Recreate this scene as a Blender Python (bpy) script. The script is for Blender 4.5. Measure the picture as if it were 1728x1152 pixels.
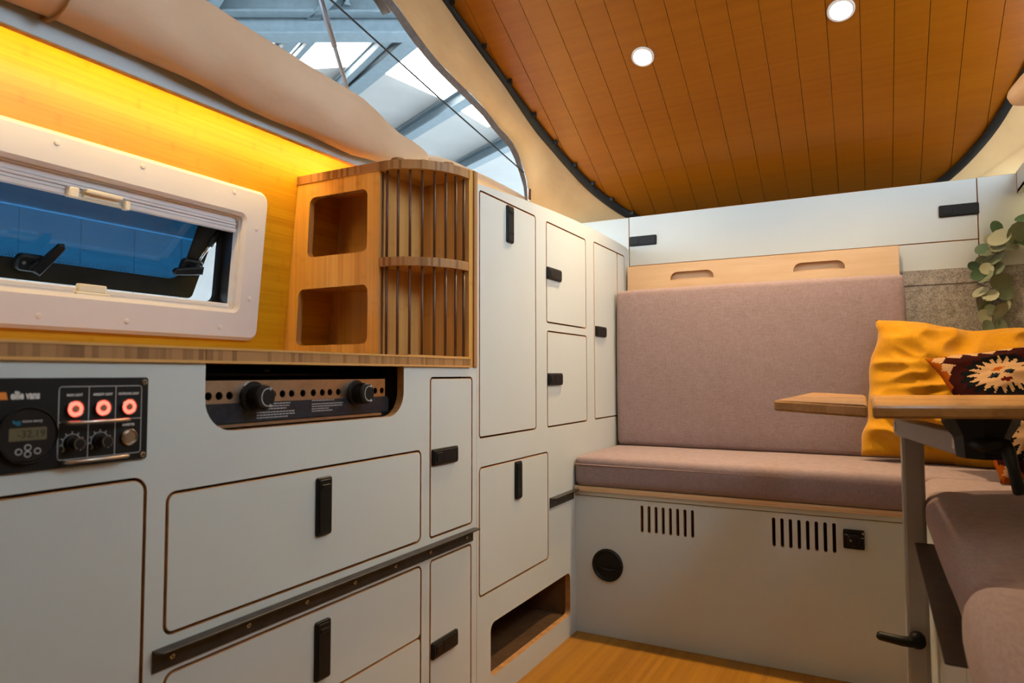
import bpy, bmesh, math, random
from mathutils import Vector, Matrix, geometry, noise
random.seed(7)
for o in list(bpy.data.objects): bpy.data.objects.remove(o)
SC = bpy.context.scene
COL = SC.collection

# ---------------------------------------------------------------- camera
FPX = 1143.05
yaw, pit, rol = math.radians(27.976), math.radians(2.7997), math.radians(-0.1063)
EYE = Vector((0.92, 0.0, 0.88))
FW = Vector((-math.sin(yaw)*math.cos(pit), math.cos(yaw)*math.cos(pit), math.sin(pit)))
r0 = Vector((math.cos(yaw), math.sin(yaw), 0)); u0 = r0.cross(FW)
RT = r0*math.cos(rol) + u0*math.sin(rol); UP = -r0*math.sin(rol) + u0*math.cos(rol)
cd = bpy.data.cameras.new('camera'); cam = bpy.data.objects.new('camera', cd); COL.objects.link(cam)
cd.sensor_width = 36; cd.lens = FPX/1728*36; cd.clip_start = .02; cd.clip_end = 200
cam.matrix_world = Matrix(((RT.x, UP.x, -FW.x, EYE.x), (RT.y, UP.y, -FW.y, EYE.y), (RT.z, UP.z, -FW.z, EYE.z), (0, 0, 0, 1)))
cd.dof.use_dof = True; cd.dof.focus_distance = 2.1; cd.dof.aperture_fstop = 5.6
SC.camera = cam
# ---------------------------------------------------------------- world, exposure
w = bpy.data.worlds.new('hall_daylight'); SC.world = w; w.use_nodes = True
bg = w.node_tree.nodes['Background']; bg.inputs[0].default_value = (.66, .84, 1.0, 1); bg.inputs[1].default_value = 4.7
vs = SC.view_settings
vs.view_transform = 'Standard'; vs.look = 'None'; vs.gamma = 1; vs.use_curve_mapping = False; vs.exposure = 1.42
LED_WARM = (1.0, .60, .13)
SPOT_WARM = (1.0, .70, .37)
SPOT_POWER = (25.0, 25.0)
LED_STRENGTH = 22.0

def hit(px, py, n, d):                      # a photo pixel (1728x1152) -> point on the plane n.p = d
    q = FW + RT*((px-864)/FPX) - UP*((py-576)/FPX); n = Vector(n)
    return EYE + q*((d - n.dot(EYE))/n.dot(q))
def hx(px, py, X): return hit(px, py, (1, 0, 0), X)
def hy(px, py, Y): return hit(px, py, (0, 1, 0), Y)
def hz(px, py, Z): return hit(px, py, (0, 0, 1), Z)

# ---------------------------------------------------------------- materials
def lin(*c): return tuple((v/255/12.92 if v/255 <= .04045 else ((v/255+.055)/1.055)**2.4) for v in c)
MATS = {}
def base(name, col, rough=.5, metal=0, spec=.5):
    m = bpy.data.materials.new(name); m.use_nodes = True; nt = m.node_tree
    b = nt.nodes['Principled BSDF']; b.inputs['Base Color'].default_value = (*col, 1)
    b.inputs['Roughness'].default_value = rough; b.inputs['Metallic'].default_value = metal
    b.inputs['Specular IOR Level'].default_value = spec
    MATS[name] = m; return m, nt, b
def N(nt, t, **k):
    n = nt.nodes.new(t)
    for a, v in k.items(): setattr(n, a, v)
    return n
def coords(nt, scale, rot=(0, 0, 0)):
    tc = N(nt, 'ShaderNodeTexCoord'); mp = N(nt, 'ShaderNodeMapping')
    mp.inputs['Scale'].default_value = scale; mp.inputs['Rotation'].default_value = rot
    nt.links.new(tc.outputs['Object'], mp.inputs[0]); return mp.outputs[0]
def noise_n(nt, vec, scale, detail=3, rough=.55):
    n = N(nt, 'ShaderNodeTexNoise'); n.inputs['Scale'].default_value = scale; n.inputs['Detail'].default_value = detail
    n.inputs['Roughness'].default_value = rough; nt.links.new(vec, n.inputs['Vector']); return n.outputs['Fac']
def ramp(nt, fac, stops):
    r = N(nt, 'ShaderNodeValToRGB'); e = r.color_ramp.elements
    while len(e) < len(stops): e.new(.5)
    for el, (p, c) in zip(e, stops): el.position = p; el.color = (*c, 1)
    nt.links.new(fac, r.inputs[0]); return r.outputs[0]
def bump(nt, b, fac, strength, dist=.001):
    bp = N(nt, 'ShaderNodeBump'); bp.inputs['Strength'].default_value = strength; bp.inputs['Distance'].default_value = dist
    nt.links.new(fac, bp.inputs['Height']); nt.links.new(bp.outputs[0], b.inputs['Normal'])
def plain(name, col, rough=.5, metal=0, var=.06, scale=8, bmp=0, bscale=200, spec=.5):
    m, nt, b = base(name, col, rough, metal, spec)
    v = coords(nt, (1, 1, 1)); f = noise_n(nt, v, scale)
    nt.links.new(ramp(nt, f, [(.3, tuple(c*(1-var) for c in col)), (.7, tuple(min(1, c*(1+var)) for c in col))]), b.inputs['Base Color'])
    if bmp: bump(nt, b, noise_n(nt, v, bscale, 2), bmp)
    return m
def math_n(nt, op, a, bval=None):
    n = N(nt, 'ShaderNodeMath', operation=op)
    if isinstance(a, (int, float)): n.inputs[0].default_value = a
    else: nt.links.new(a, n.inputs[0])
    if bval is not None:
        if isinstance(bval, (int, float)): n.inputs[1].default_value = bval
        else: nt.links.new(bval, n.inputs[1])
    return n.outputs[0]
def bamboo(name, dark, light, grain='y', across=('z',), strip=.02, rough=.4, tone=.5, streak=60, knots=True, spec=.25):
    """laminated bamboo: strips of slightly different tone, streaks along the grain, short node marks"""
    m, nt, b = base(name, light, rough, 0, spec)
    tc = N(nt, 'ShaderNodeTexCoord'); sx = N(nt, 'ShaderNodeSeparateXYZ'); nt.links.new(tc.outputs['Object'], sx.inputs[0])
    o = {'x': sx.outputs[0], 'y': sx.outputs[1], 'z': sx.outputs[2]}
    p = o[across[0]]
    for a in across[1:]: p = math_n(nt, 'ADD', p, o[a])
    sid = math_n(nt, 'FLOOR', math_n(nt, 'DIVIDE', p, strip))
    wn = N(nt, 'ShaderNodeTexWhiteNoise', noise_dimensions='1D'); nt.links.new(sid, wn.inputs['W'])
    sc = {'x': (1, streak, streak), 'y': (streak, 1, streak), 'z': (streak, streak, 1)}[grain]
    mp = N(nt, 'ShaderNodeMapping'); mp.inputs['Scale'].default_value = sc; nt.links.new(tc.outputs['Object'], mp.inputs[0])
    st = noise_n(nt, mp.outputs[0], 3.2, 4, .6)
    big = noise_n(nt, tc.outputs['Object'], 5, 2)
    f = math_n(nt, 'ADD', math_n(nt, 'MULTIPLY', wn.outputs['Value'], tone), math_n(nt, 'MULTIPLY', st, .75))
    f = math_n(nt, 'ADD', f, math_n(nt, 'MULTIPLY', big, .25))
    if knots:
        g = math_n(nt, 'ADD', math_n(nt, 'MULTIPLY', o[grain], 3.3), math_n(nt, 'MULTIPLY', wn.outputs['Value'], 7.0))
        fr = math_n(nt, 'ABSOLUTE', math_n(nt, 'SUBTRACT', math_n(nt, 'FRACT', g), .5))
        k = N(nt, 'ShaderNodeMapRange'); k.inputs[1].default_value = 0; k.inputs[2].default_value = .03
        k.inputs[3].default_value = -.14; k.inputs[4].default_value = 0; nt.links.new(fr, k.inputs[0])
        f = math_n(nt, 'ADD', f, k.outputs[0])
    mid = tuple((a+c)/2 for a, c in zip(dark, light))
    nt.links.new(ramp(nt, f, [(.25, dark), (.6, mid), (1.0, light)]), b.inputs['Base Color'])
    bump(nt, b, st, .08)
    return m
def fabric(name, c1, c2, wscale=420, rough=.95, blotch=25, weave=True):
    m, nt, b = base(name, c1, rough, 0, .15)
    v = coords(nt, (1, 1, 1)); f = noise_n(nt, v, blotch, 6, .8)
    if weave:
        w1 = noise_n(nt, coords(nt, (1, 1, .09)), wscale, 2); w2 = noise_n(nt, coords(nt, (.09, .09, 1)), wscale, 2)
        fine = math_n(nt, 'MULTIPLY', math_n(nt, 'ADD', w1, w2), .5); k = .22
    else: fine = noise_n(nt, v, wscale, 2); k = .5
    mix = math_n(nt, 'ADD', math_n(nt, 'MULTIPLY', f, k), math_n(nt, 'MULTIPLY', fine, 1-k))
    nt.links.new(ramp(nt, mix, [(.40, c1), (.60, c2)]), b.inputs['Base Color'])
    b.inputs['Sheen Weight'].default_value = .2
    bump(nt, b, fine, .35, .0015)
    return m
def emit(name, col, s):
    m = bpy.data.materials.new(name); m.use_nodes = True; nt = m.node_tree; nt.nodes.clear()
    e = N(nt, 'ShaderNodeEmission'); e.inputs[0].default_value = (*col, 1); e.inputs[1].default_value = s
    o = N(nt, 'ShaderNodeOutputMaterial'); nt.links.new(e.outputs[0], o.inputs[0]); MATS[name] = m; return m

plain('laminate', (.60, .65, .64), .42, var=.025, scale=3, bmp=.03, bscale=900)
plain('laminate_grey', (.44, .52, .56), .5, var=.03, scale=3)
plain('ply_edge', (.44, .22, .075), .6, var=.25, scale=40)
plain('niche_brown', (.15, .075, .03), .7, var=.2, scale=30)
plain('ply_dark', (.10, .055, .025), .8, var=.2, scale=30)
bamboo('ply_face', (.62, .40, .22), (.80, .60, .40), 'x', ('z',), .4, .45, .1, 12, False)
bamboo('ply_front', (.55, .33, .16), (.78, .55, .33), 'x', ('z',), .004, .5, .5, 30, False)
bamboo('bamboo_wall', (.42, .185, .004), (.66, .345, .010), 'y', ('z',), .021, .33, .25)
bamboo('bamboo_upright', (.56, .27, .05), (.84, .50, .13), 'z', ('x', 'y'), .019, .38, .45)
bamboo('bamboo_inside', (.52, .24, .06), (.78, .45, .15), 'z', ('x', 'y'), .021, .42, .45)
bamboo('bamboo_endgrain', (.12, .05, .018), (.42, .22, .085), 'z', ('y', 'x'), .009, .5, 1.0, 30, False)
bamboo('bamboo_board', (.48, .23, .06), (.72, .42, .14), 'y', ('x',), .02, .4, .45)
bamboo('table_wood', (.33, .16, .05), (.55, .31, .12), 'x', ('y',), .03, .25, .35)
bamboo('floor_wood', (.25, .10, .007), (.40, .18, .016), 'y', ('x',), .015, .35, .4)
bamboo('ceiling_wood', (.235, .064, .001), (.345, .112, .003), 'x', ('y',), .6, .33, .1, 14, False)
plain('rod_brown', (.10, .045, .025), .4, var=.1)
plain('black_plastic', (.010, .010, .010), .45, var=.15, spec=.25)
plain('black_satin', (.014, .013, .013), .35, var=.3, scale=20, spec=.3)
plain('rail_black', (.03, .025, .022), .42, var=.45, scale=30, bmp=.1, bscale=150)
plain('grey_print', (.22, .22, .22), .5)
plain('black_edge', (.008, .008, .008), .7, var=.2)
plain('groove', (.02, .008, .003), .9, var=.1)
plain('steel', (.62, .60, .58), .22, 1, var=.05)
plain('steel_brushed', (.58, .50, .42), .28, 1, var=.1, scale=50)
plain('aluminium_grey', (.36, .36, .355), .5, .1, var=.05)
plain('white_plastic', (.68, .66, .67), .33, var=.015)
plain('cream_plastic', (.74, .70, .58), .4, var=.03)
plain('blind', (.72, .70, .72), .8, var=.05)
fabric('mauve_fabric', (.255, .185, .19), (.345, .26, .265), 650)
fabric('mauve_dark_piping', (.24, .16, .14), (.33, .23, .20))
fabric('yellow_velvet', (.46, .20, .002), (.60, .285, .003), 500, .9, 9, False)
fabric('felt', (.20, .185, .17), (.50, .47, .44), 260, 1, 45, False)
plain('leaf_green', (.20, .25, .16), .55, var=.25, scale=30)
plain('leaf_pale', (.40, .42, .30), .55, var=.25, scale=30)
plain('leaf_dark', (.06, .13, .07), .55, var=.25, scale=30)
plain('stem', (.22, .17, .10), .7)
plain('mesh_grey', (.16, .14, .13), .9, var=.2, scale=60)
plain('unseen_cab_dark', (.10, .10, .10), .9)  # unseen cab surfaces, made dark to cut light bouncing onto the bench
plain('strut_grey', (.13, .13, .15), .4, .3)
plain('hall_steel', (.125, .155, .17), .5, .2, var=.1)
plain('hall_sheet', (.31, .29, .27), .6, var=.06, scale=1)
plain('hall_concrete', (.62, .62, .60), .8, var=.15, scale=1)
plain('print_white', (.75, .75, .73), .5, var=.02)
plain('print_dim', (.42, .42, .42), .5, var=.02)
plain('logo_red', (.55, .04, .015), .5); plain('logo_orange', (.80, .25, .02), .5); plain('logo_blue', (.0, .13, .22), .5)
plain('lcd', (.13, .115, .065), .3, var=.05); plain('lcd_ink', (.015, .014, .01), .5)
plain('cooker_panel', (.018, .022, .032), .3, var=.4, scale=120)
emit('ring_red', (1, .045, .03), 3.5)
emit('led_strip', LED_WARM, LED_STRENGTH)
emit('led_soft', LED_WARM, 12.0)
emit('led_dim', LED_WARM, 12.0)
emit('led_right', (1, .78, .33), 5.0)
emit('spot_bulb', (1, .80, .52), 60.0)
emit('skylight', (.93, .97, 1.0), 5.0)
def canvas_mat(name, c1, c2, trans, wr):
    m, nt, b = base(name, c1, .9, 0, .1)
    v = coords(nt, (1, 1, 1)); f = noise_n(nt, v, 4, 3)
    nt.links.new(ramp(nt, f, [(.3, c1), (.7, c2)]), b.inputs['Base Color'])
    wv = noise_n(nt, coords(nt, (1, .6, 1.6), (.5, 0, 0)), 7, 4, .5)
    bump(nt, b, wv, wr, .02)
    tr = N(nt, 'ShaderNodeBsdfTranslucent'); tr.inputs[0].default_value = (.70, .44, .20, 1)
    mx = N(nt, 'ShaderNodeMixShader'); mx.inputs[0].default_value = trans
    out = nt.nodes['Material Output']
    nt.links.new(b.outputs[0], mx.inputs[1]); nt.links.new(tr.outputs[0], mx.inputs[2]); nt.links.new(mx.outputs[0], out.inputs[0])
canvas_mat('canvas', (.62, .46, .31), (.72, .56, .40), .22, .35)
canvas_mat('canvas_side', (.50, .30, .145), (.60, .39, .20), .08, .5)
def glass_mat():
    m = bpy.data.materials.new('tinted_acrylic'); m.use_nodes = True; nt = m.node_tree; nt.nodes.clear()
    t = N(nt, 'ShaderNodeBsdfTransparent'); t.inputs[0].default_value = (.15, .37, .54, 1)
    g = N(nt, 'ShaderNodeBsdfGlossy'); g.inputs['Roughness'].default_value = .03; g.inputs[0].default_value = (.85, .9, 1, 1)
    lw = N(nt, 'ShaderNodeFresnel'); lw.inputs[0].default_value = 1.5
    mx = N(nt, 'ShaderNodeMixShader'); nt.links.new(lw.outputs[0], mx.inputs[0])
    o = N(nt, 'ShaderNodeOutputMaterial')
    nt.links.new(t.outputs[0], mx.inputs[1]); nt.links.new(g.outputs[0], mx.inputs[2]); nt.links.new(mx.outputs[0], o.inputs[0]); MATS['tinted_acrylic'] = m
glass_mat()

# ---------------------------------------------------------------- builders
WM = {}
def wmat(o): return WM.get(o.name, Matrix())
def attach(o, parent, M):
    WM[o.name] = M
    if parent is not None:
        o.parent = parent; o.matrix_parent_inverse = wmat(parent).inverted()
    o.matrix_basis = M
def tag(o, label=None, cat=None, group=None, kind=None):
    if label: o['label'] = label
    if cat: o['category'] = cat
    if group: o['group'] = group
    if kind: o['kind'] = kind
    return o
def thing(name, label, cat, loc, group=None):
    o = bpy.data.objects.new(name, None); COL.objects.link(o); o.empty_display_size = .05
    attach(o, None, Matrix.Translation(Vector(loc))); return tag(o, label, cat, group)
def struct(name, loc):
    o = bpy.data.objects.new(name, None); COL.objects.link(o); attach(o, None, Matrix.Translation(Vector(loc))); o['kind'] = 'structure'; return o
def obj(name, bm, mats, parent=None, smooth=False, recalc=True):
    """link a bmesh (world coordinates) as ONE mesh object with its origin at its base"""
    if recalc: bmesh.ops.recalc_face_normals(bm, faces=bm.faces[:])
    me = bpy.data.meshes.new(name)
    vs_ = [v.co for v in bm.verts]
    lo = Vector([min(v[i] for v in vs_) for i in range(3)]); hi = Vector([max(v[i] for v in vs_) for i in range(3)])
    c = Vector(((lo.x+hi.x)/2, (lo.y+hi.y)/2, lo.z))
    bmesh.ops.translate(bm, verts=bm.verts[:], vec=-c)
    for f in bm.faces: f.smooth = smooth
    bm.to_mesh(me); bm.free()
    if isinstance(mats, str): mats = [mats]
    for m in mats: me.materials.append(MATS[m])
    o = bpy.data.objects.new(name, me); COL.objects.link(o); attach(o, parent, Matrix.Translation(c)); return o
def inst(name, me, M, parent):
    o = bpy.data.objects.new(name, me); COL.objects.link(o); attach(o, parent, M); return o
class Fr:
    """flat frame: a along u, b along v, c along the outward normal n"""
    def __init__(s, o, u, v, n): s.o, s.u, s.v, s.n = Vector(o), Vector(u).normalized(), Vector(v).normalized(), Vector(n).normalized()
    def p(s, a, b, c=0): return s.o + s.u*a + s.v*b + s.n*c
    def px(s, x, y, c=0):
        q = hit(x, y, s.n, s.n.dot(s.o) + c) - s.o; return (q.dot(s.u), q.dot(s.v))
    def M(s, a, b, c=0):
        q = s.p(a, b, c); return Matrix(((s.u.x, s.v.x, s.n.x, q.x), (s.u.y, s.v.y, s.n.y, q.y), (s.u.z, s.v.z, s.n.z, q.z), (0, 0, 0, 1)))
LF = Fr((0, 0, 0), (0, 1, 0), (0, 0, 1), (1, 0, 0))            # face of the left cabinets
BY = 2.2
BF = Fr((0, BY, 0), (1, 0, 0), (0, 0, 1), (0, -1, 0))          # face of the rear bench
RF = Fr((0, 2.8, 0), (1, 0, 0), (0, 0, 1), (0, -1, 0))         # face of the rear cabinet
KW = .0992
WF = Fr((-.5793, 0, 0), (0, 1, 0), (KW, 0, 1), (1, 0, -KW))    # bamboo wall, leaning in towards its top
TOPF = Fr((0, 0, 0), (1, 0, 0), (0, 1, 0), (0, 0, 1))
LOC = Fr((0, 0, 0), (1, 0, 0), (0, 1, 0), (0, 0, 1))

def rr(a0, a1, b0, b1, r, seg=6):
    pts = []
    for cx, cy, t in ((a1-r, b1-r, 0), (a0+r, b1-r, 90), (a0+r, b0+r, 180), (a1-r, b0+r, 270)):
        for k in range(seg+1):
            t_ = math.radians(t+90*k/seg); pts.append((cx+r*math.cos(t_), cy+r*math.sin(t_)))
    return pts
def circ(a, b, r, seg=24): return [(a+r*math.cos(2*math.pi*k/seg), b+r*math.sin(2*math.pi*k/seg)) for k in range(seg)]
def arc_pts(cx, cy, rx, ry, t0, t1, seg): return [(cx+rx*math.cos(math.radians(t0+(t1-t0)*k/seg)), cy+ry*math.sin(math.radians(t0+(t1-t0)*k/seg))) for k in range(seg+1)]
def area2(p): return sum(p[i][0]*p[(i+1) % len(p)][1]-p[(i+1) % len(p)][0]*p[i][1] for i in range(len(p)))
def offset(loop, d):
    """loop counter-clockwise, d > 0 shrinks"""
    n = len(loop); out = []
    for i in range(n):
        p0, p1, p2 = loop[i-1], loop[i], loop[(i+1) % n]
        e1 = Vector((p1[0]-p0[0], p1[1]-p0[1])); e2 = Vector((p2[0]-p1[0], p2[1]-p1[1]))
        if e1.length < 1e-9: e1 = e2
        if e2.length < 1e-9: e2 = e1
        e1.normalize(); e2.normalize(); n1 = Vector((-e1.y, e1.x)); n2 = Vector((-e2.y, e2.x)); m = n1+n2
        m = m*(1/max(.3, m.dot(n1))) if m.length > 1e-6 else n1
        out.append((p1[0]+m.x*d, p1[1]+m.y*d))
    return out
def prism(bm, fr, loops, c0, c1, bev=0, bev_back=0):
    """extruded outline with holes; caps get material 0, edges material 1"""
    L = [l if area2(l) > 0 else l[::-1] for l in loops]
    sg = [1]+[-1]*(len(L)-1)
    rings = []
    for l, s in zip(L, sg):
        rs = []
        if bev_back: rs.append((offset(l, s*bev_back), c0)); rs.append((l, c0+bev_back))
        else: rs.append((l, c0))
        if bev: rs.append((l, c1-bev)); rs.append((offset(l, s*bev), c1))
        else: rs.append((l, c1))
        rings.append([[bm.verts.new(fr.p(a, b, c)) for a, b in r] for r, c in rs])
    for rs in rings:
        for k in range(len(rs)-1):
            A, B = rs[k], rs[k+1]; n = len(A)
            for i in range(n):
                f = bm.faces.new((A[i], A[(i+1) % n], B[(i+1) % n], B[i])); f.material_index = 1
    for k in (0, -1):
        flat = [v for rs in rings for v in rs[k]]
        loops2 = []; 
        for rs in rings: loops2.append([Vector(((v.co-fr.o).dot(fr.u), (v.co-fr.o).dot(fr.v), 0)) for v in rs[k]])
        for t in geometry.tessellate_polygon(loops2):
            try: f = bm.faces.new([flat[i] for i in t]); f.material_index = 0
            except ValueError: pass
    return bm
def panel(name, fr, loops, c0, c1, mats, parent=None, bev=0, smooth=False):
    bm = bmesh.new(); prism(bm, fr, loops, c0, c1, bev); 
    if isinstance(mats, str): mats = [mats, mats]
    return obj(name, bm, mats, parent, smooth)
def box(bm, x0, x1, y0, y1, z0, z1, bev=0, mi=0):
    r = bmesh.ops.create_cube(bm, size=1, matrix=Matrix.LocRotScale(Vector(((x0+x1)/2, (y0+y1)/2, (z0+z1)/2)), None, Vector((x1-x0, y1-y0, z1-z0))))
    fs = {f for v in r['verts'] for f in v.link_faces}
    for f in fs: f.material_index = mi
    if bev:
        es = list({e for v in r['verts'] for e in v.link_edges})
        bmesh.ops.bevel(bm, geom=es, offset=bev, segments=2, affect='EDGES', profile=.6, material=-1)
def boxo(name, x0, x1, y0, y1, z0, z1, mats, parent=None, bev=0):
    bm = bmesh.new(); box(bm, x0, x1, y0, y1, z0, z1, bev); return obj(name, bm, mats, parent)
def tube(bm, pts, rad, seg=10, cap=True, squash=None):
    pts = [Vector(p) for p in pts]; n = len(pts); rings = []; ref = None
    for i, p in enumerate(pts):
        t = (pts[min(i+1, n-1)]-pts[max(i-1, 0)]).normalized()
        if ref is None: ref = t.orthogonal().normalized() if abs(t.z) > .9 else (Vector((0, 0, 1))-t*t.z).normalized()
        ref = (ref - t*ref.dot(t)).normalized(); s = t.cross(ref)
        R = rad[i] if isinstance(rad, (list, tuple)) else rad
        if isinstance(R, (list, tuple)): ra, rb = R
        else: ra = rb = R
        rings.append([bm.verts.new(p + ref*(ra*math.cos(2*math.pi*k/seg)) + s*(rb*math.sin(2*math.pi*k/seg))) for k in range(seg)])
    for A, B in zip(rings, rings[1:]):
        for k in range(seg): bm.faces.new((A[k], A[(k+1) % seg], B[(k+1) % seg], B[k]))
    if cap: bm.faces.new(rings[0][::-1]); bm.faces.new(rings[-1])
    return rings
def tubeo(name, pts, rad, mats, parent=None, seg=10, smooth=True):
    bm = bmesh.new(); tube(bm, pts, rad, seg); return obj(name, bm, mats, parent, smooth)
def spline(pts, n):
    P = [Vector(p) for p in pts]; out = []
    for i in range(len(P)-1):
        a, b, c, d = P[max(i-1, 0)], P[i], P[i+1], P[min(i+2, len(P)-1)]
        for k in range(n):
            t = k/n; out.append(.5*((2*b)+(c-a)*t+(2*a-5*b+4*c-d)*t*t+(3*b-a-3*c+d)*t**3))
    out.append(P[-1]); return out
def cushion(bm, x0, x1, y0, y1, z0, z1, r, bulge=.006, wob=.0, seed=0):
    """soft rounded box with bulging faces"""
    c = Vector(((x0+x1)/2, (y0+y1)/2, (z0+z1)/2)); h = Vector(((x1-x0)/2, (y1-y0)/2, (z1-z0)/2))
    def axis(H):
        rim = [-H+r*(1-math.cos(math.pi/2*k/4)) for k in range(5)]; m = max(6, int(2*(H-r)/.05)); mid = [-H+r+2*(H-r)*k/m for k in range(1, m)]
        return rim+mid+[-t for t in rim[::-1]]
    A = [axis(h.x), axis(h.y), axis(h.z)]; cache = {}
    def V(p):
        k = tuple(round(t, 6) for t in p)
        if k in cache: return cache[k]
        P = Vector(p); q = Vector([max(-h[i]+r, min(h[i]-r, P[i])) for i in range(3)]); d = P-q
        if d.length > 1e-9: d = d.normalized()*r
        P = q+d
        for i in range(3):
            j, l = (i+1) % 3, (i+2) % 3
            if abs(P[i]) > h[i]-r*.6 and not (i == 2 and P[i] < 0): P[i] += math.copysign(bulge*(1-(P[j]/h[j])**2)*(1-(P[l]/h[l])**2), P[i])
        if wob: P += noise.noise_vector((P+c+Vector((seed, 0, 0)))*9)*wob
        cache[k] = bm.verts.new(c+P); return cache[k]
    for i in range(3):
        j, l = (i+1) % 3, (i+2) % 3
        for s in (-1, 1):
            for a in range(len(A[j])-1):
                for b in range(len(A[l])-1):
                    q = []
                    for (aa, bb) in ((a, b), (a+1, b), (a+1, b+1), (a, b+1)):
                        p = [0, 0, 0]; p[i] = s*h[i]; p[j] = A[j][aa]; p[l] = A[l][bb]; q.append(V(p))
                    if len(set(q)) == 4: bm.faces.new(q if s > 0 else q[::-1])
def text(name, body, size, fr, a, b, c, mat, parent, align='LEFT', bold=0.0, squeeze=1.0):
    cu = bpy.data.curves.new(name, 'FONT'); cu.body = body; cu.size = size; cu.align_x = align; cu.align_y = 'CENTER'; cu.offset = bold; cu.extrude = .00015
    cu.resolution_u = 3
    t = bpy.data.objects.new('tmp', cu); COL.objects.link(t)
    dg = bpy.context.evaluated_depsgraph_get(); me = bpy.data.meshes.new_from_object(t.evaluated_get(dg))
    bpy.data.objects.remove(t); me.name = name; me.materials.clear(); me.materials.append(MATS[mat])
    return inst(name, me, fr.M(a, b, c) @ Matrix.Diagonal((squeeze, 1, 1, 1)), parent)
def local_mesh(name, bm, mats, smooth=False):
    bmesh.ops.recalc_face_normals(bm, faces=bm.faces[:]); me = bpy.data.meshes.new(name)
    for f in bm.faces: f.smooth = smooth
    bm.to_mesh(me); bm.free()
    for m in mats: me.materials.append(MATS[m])
    return me
def latch_mesh(w_, h_, vertical):
    bm = bmesh.new()
    prism(bm, LOC, [rr(-w_/2, w_/2, -h_/2, h_/2, .005)], 0, .006, .0015)
    prism(bm, LOC, [rr(-w_/2+.004, w_/2-.004, -h_/2+.004, h_/2-.004, .004)], .006, .0085, .001)
    if vertical:
        prism(bm, LOC, [rr(-w_*.3, w_*.3, h_*.30, h_*.38, .002)], .0085, .0105, .0008)
        prism(bm, LOC, [rr(-w_*.36, w_*.36, -h_*.26, -h_*.245, .0004)], .0085, .0092)
    else:
        prism(bm, LOC, [rr(-w_*.40, -w_*.15, -h_*.28, h_*.28, .006)], .0085, .0105, .0008)
        prism(bm, LOC, [rr(-w_*.12, -w_*.11, -h_*.3, h_*.3, .0004)], .0085, .0092)
    for f in bm.faces: f.material_index = 0
    return local_mesh('latch', bm, ['black_plastic'])
LATCH_V = latch_mesh(.039, .108, True); LATCH_H = latch_mesh(.110, .039, False); LATCH_H2 = latch_mesh(.118, .042, False)
def screw_mesh(r, m='steel'):
    bm = bmesh.new(); prism(bm, LOC, [circ(0, 0, r, 14)], 0, r*.45, r*.25); prism(bm, LOC, [circ(0, 0, r*.4, 6)], r*.45, r*.5)
    for f in bm.faces: f.material_index = 0
    for f in list(bm.faces)[-8:]: f.material_index = 1
    return local_mesh('screw', bm, [m, 'black_plastic'])
SCREW = screw_mesh(.0045); SCREW_B = screw_mesh(.004, 'steel_brushed')

# ================================================================ THE SETTING
tag(boxo('floor', -.55, 1.66, -1.3, 3.2, -.03, 0, 'floor_wood'), kind='structure')
# bamboo wall behind the worktop, with the window opening
WY0, WY1, WZ0, WZ1 = .10, 1.221, .973, 1.349               # outer edge of the window frame
IY1, IZ0, IZ1 = 1.149, 1.047, 1.278
bm = bmesh.new()
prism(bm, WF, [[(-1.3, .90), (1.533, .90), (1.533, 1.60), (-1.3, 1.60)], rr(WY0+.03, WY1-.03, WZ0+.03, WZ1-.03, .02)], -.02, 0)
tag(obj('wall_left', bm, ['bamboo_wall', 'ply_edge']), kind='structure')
# body of the van: outer left side, right wall, rear wall, front bulkhead
tag(boxo('wall_back', -.55, 1.66, 2.83, 2.86, 0, 1.244, 'laminate'), kind='structure')
tag(boxo('wall_right', 1.63, 1.66, -1.3, 2.83, 0, 1.56, 'felt'), kind='structure')
tag(boxo('wall_front', -.55, 1.66, -1.33, -1.3, 0, 1.54, 'unseen_cab_dark'), kind='structure')
tag(boxo('ceiling_cab', -.62, 1.63, -1.33, -.26, 1.54, 1.57, 'unseen_cab_dark'), kind='structure')  # closed cab roof out of view, added to keep daylight off the bench front
bm = bmesh.new(); box(bm, -.62, -.60, -1.3, 2.83, 0, .93)
tag(obj('wall_outer', bm, 'laminate_grey'), kind='structure')
# pale grey valance above the bamboo wall; the LED strip sits behind its lower edge
VX = -.335
vz = hx(300, 157, VX).z
trim = boxo('trim_1', VX-.012, VX, -1.2, 1.62, vz, vz+.045, 'laminate_grey'); tag(trim, kind='structure')
boxo('edge_strip', VX-.0125, VX+.0006, -1.2, 1.62, vz-.0025, vz, 'ply_edge', trim)
led = boxo('led_strip', VX-.0195, VX-.0115, -.6, 1.50, vz+.010, vz+.014, 'led_strip')
tag(led, 'warm yellow LED strip tucked behind the grey valance over the bamboo wall', 'light strip')

ledb = boxo('led_strip', VX-.0195, VX-.0115, -.6, 1.55, vz+.032, vz+.036, 'led_dim')
tag(ledb, 'warm yellow LED strip behind the top of the grey valance below the rolled canvas', 'light strip')
tag(boxo('led_strip', -.335, -.325, 1.60, 2.72, 1.3895, 1.395, 'led_soft'), 'warm LED strip lying on top of the tall white cabinet under the canvas', 'light strip')
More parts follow.
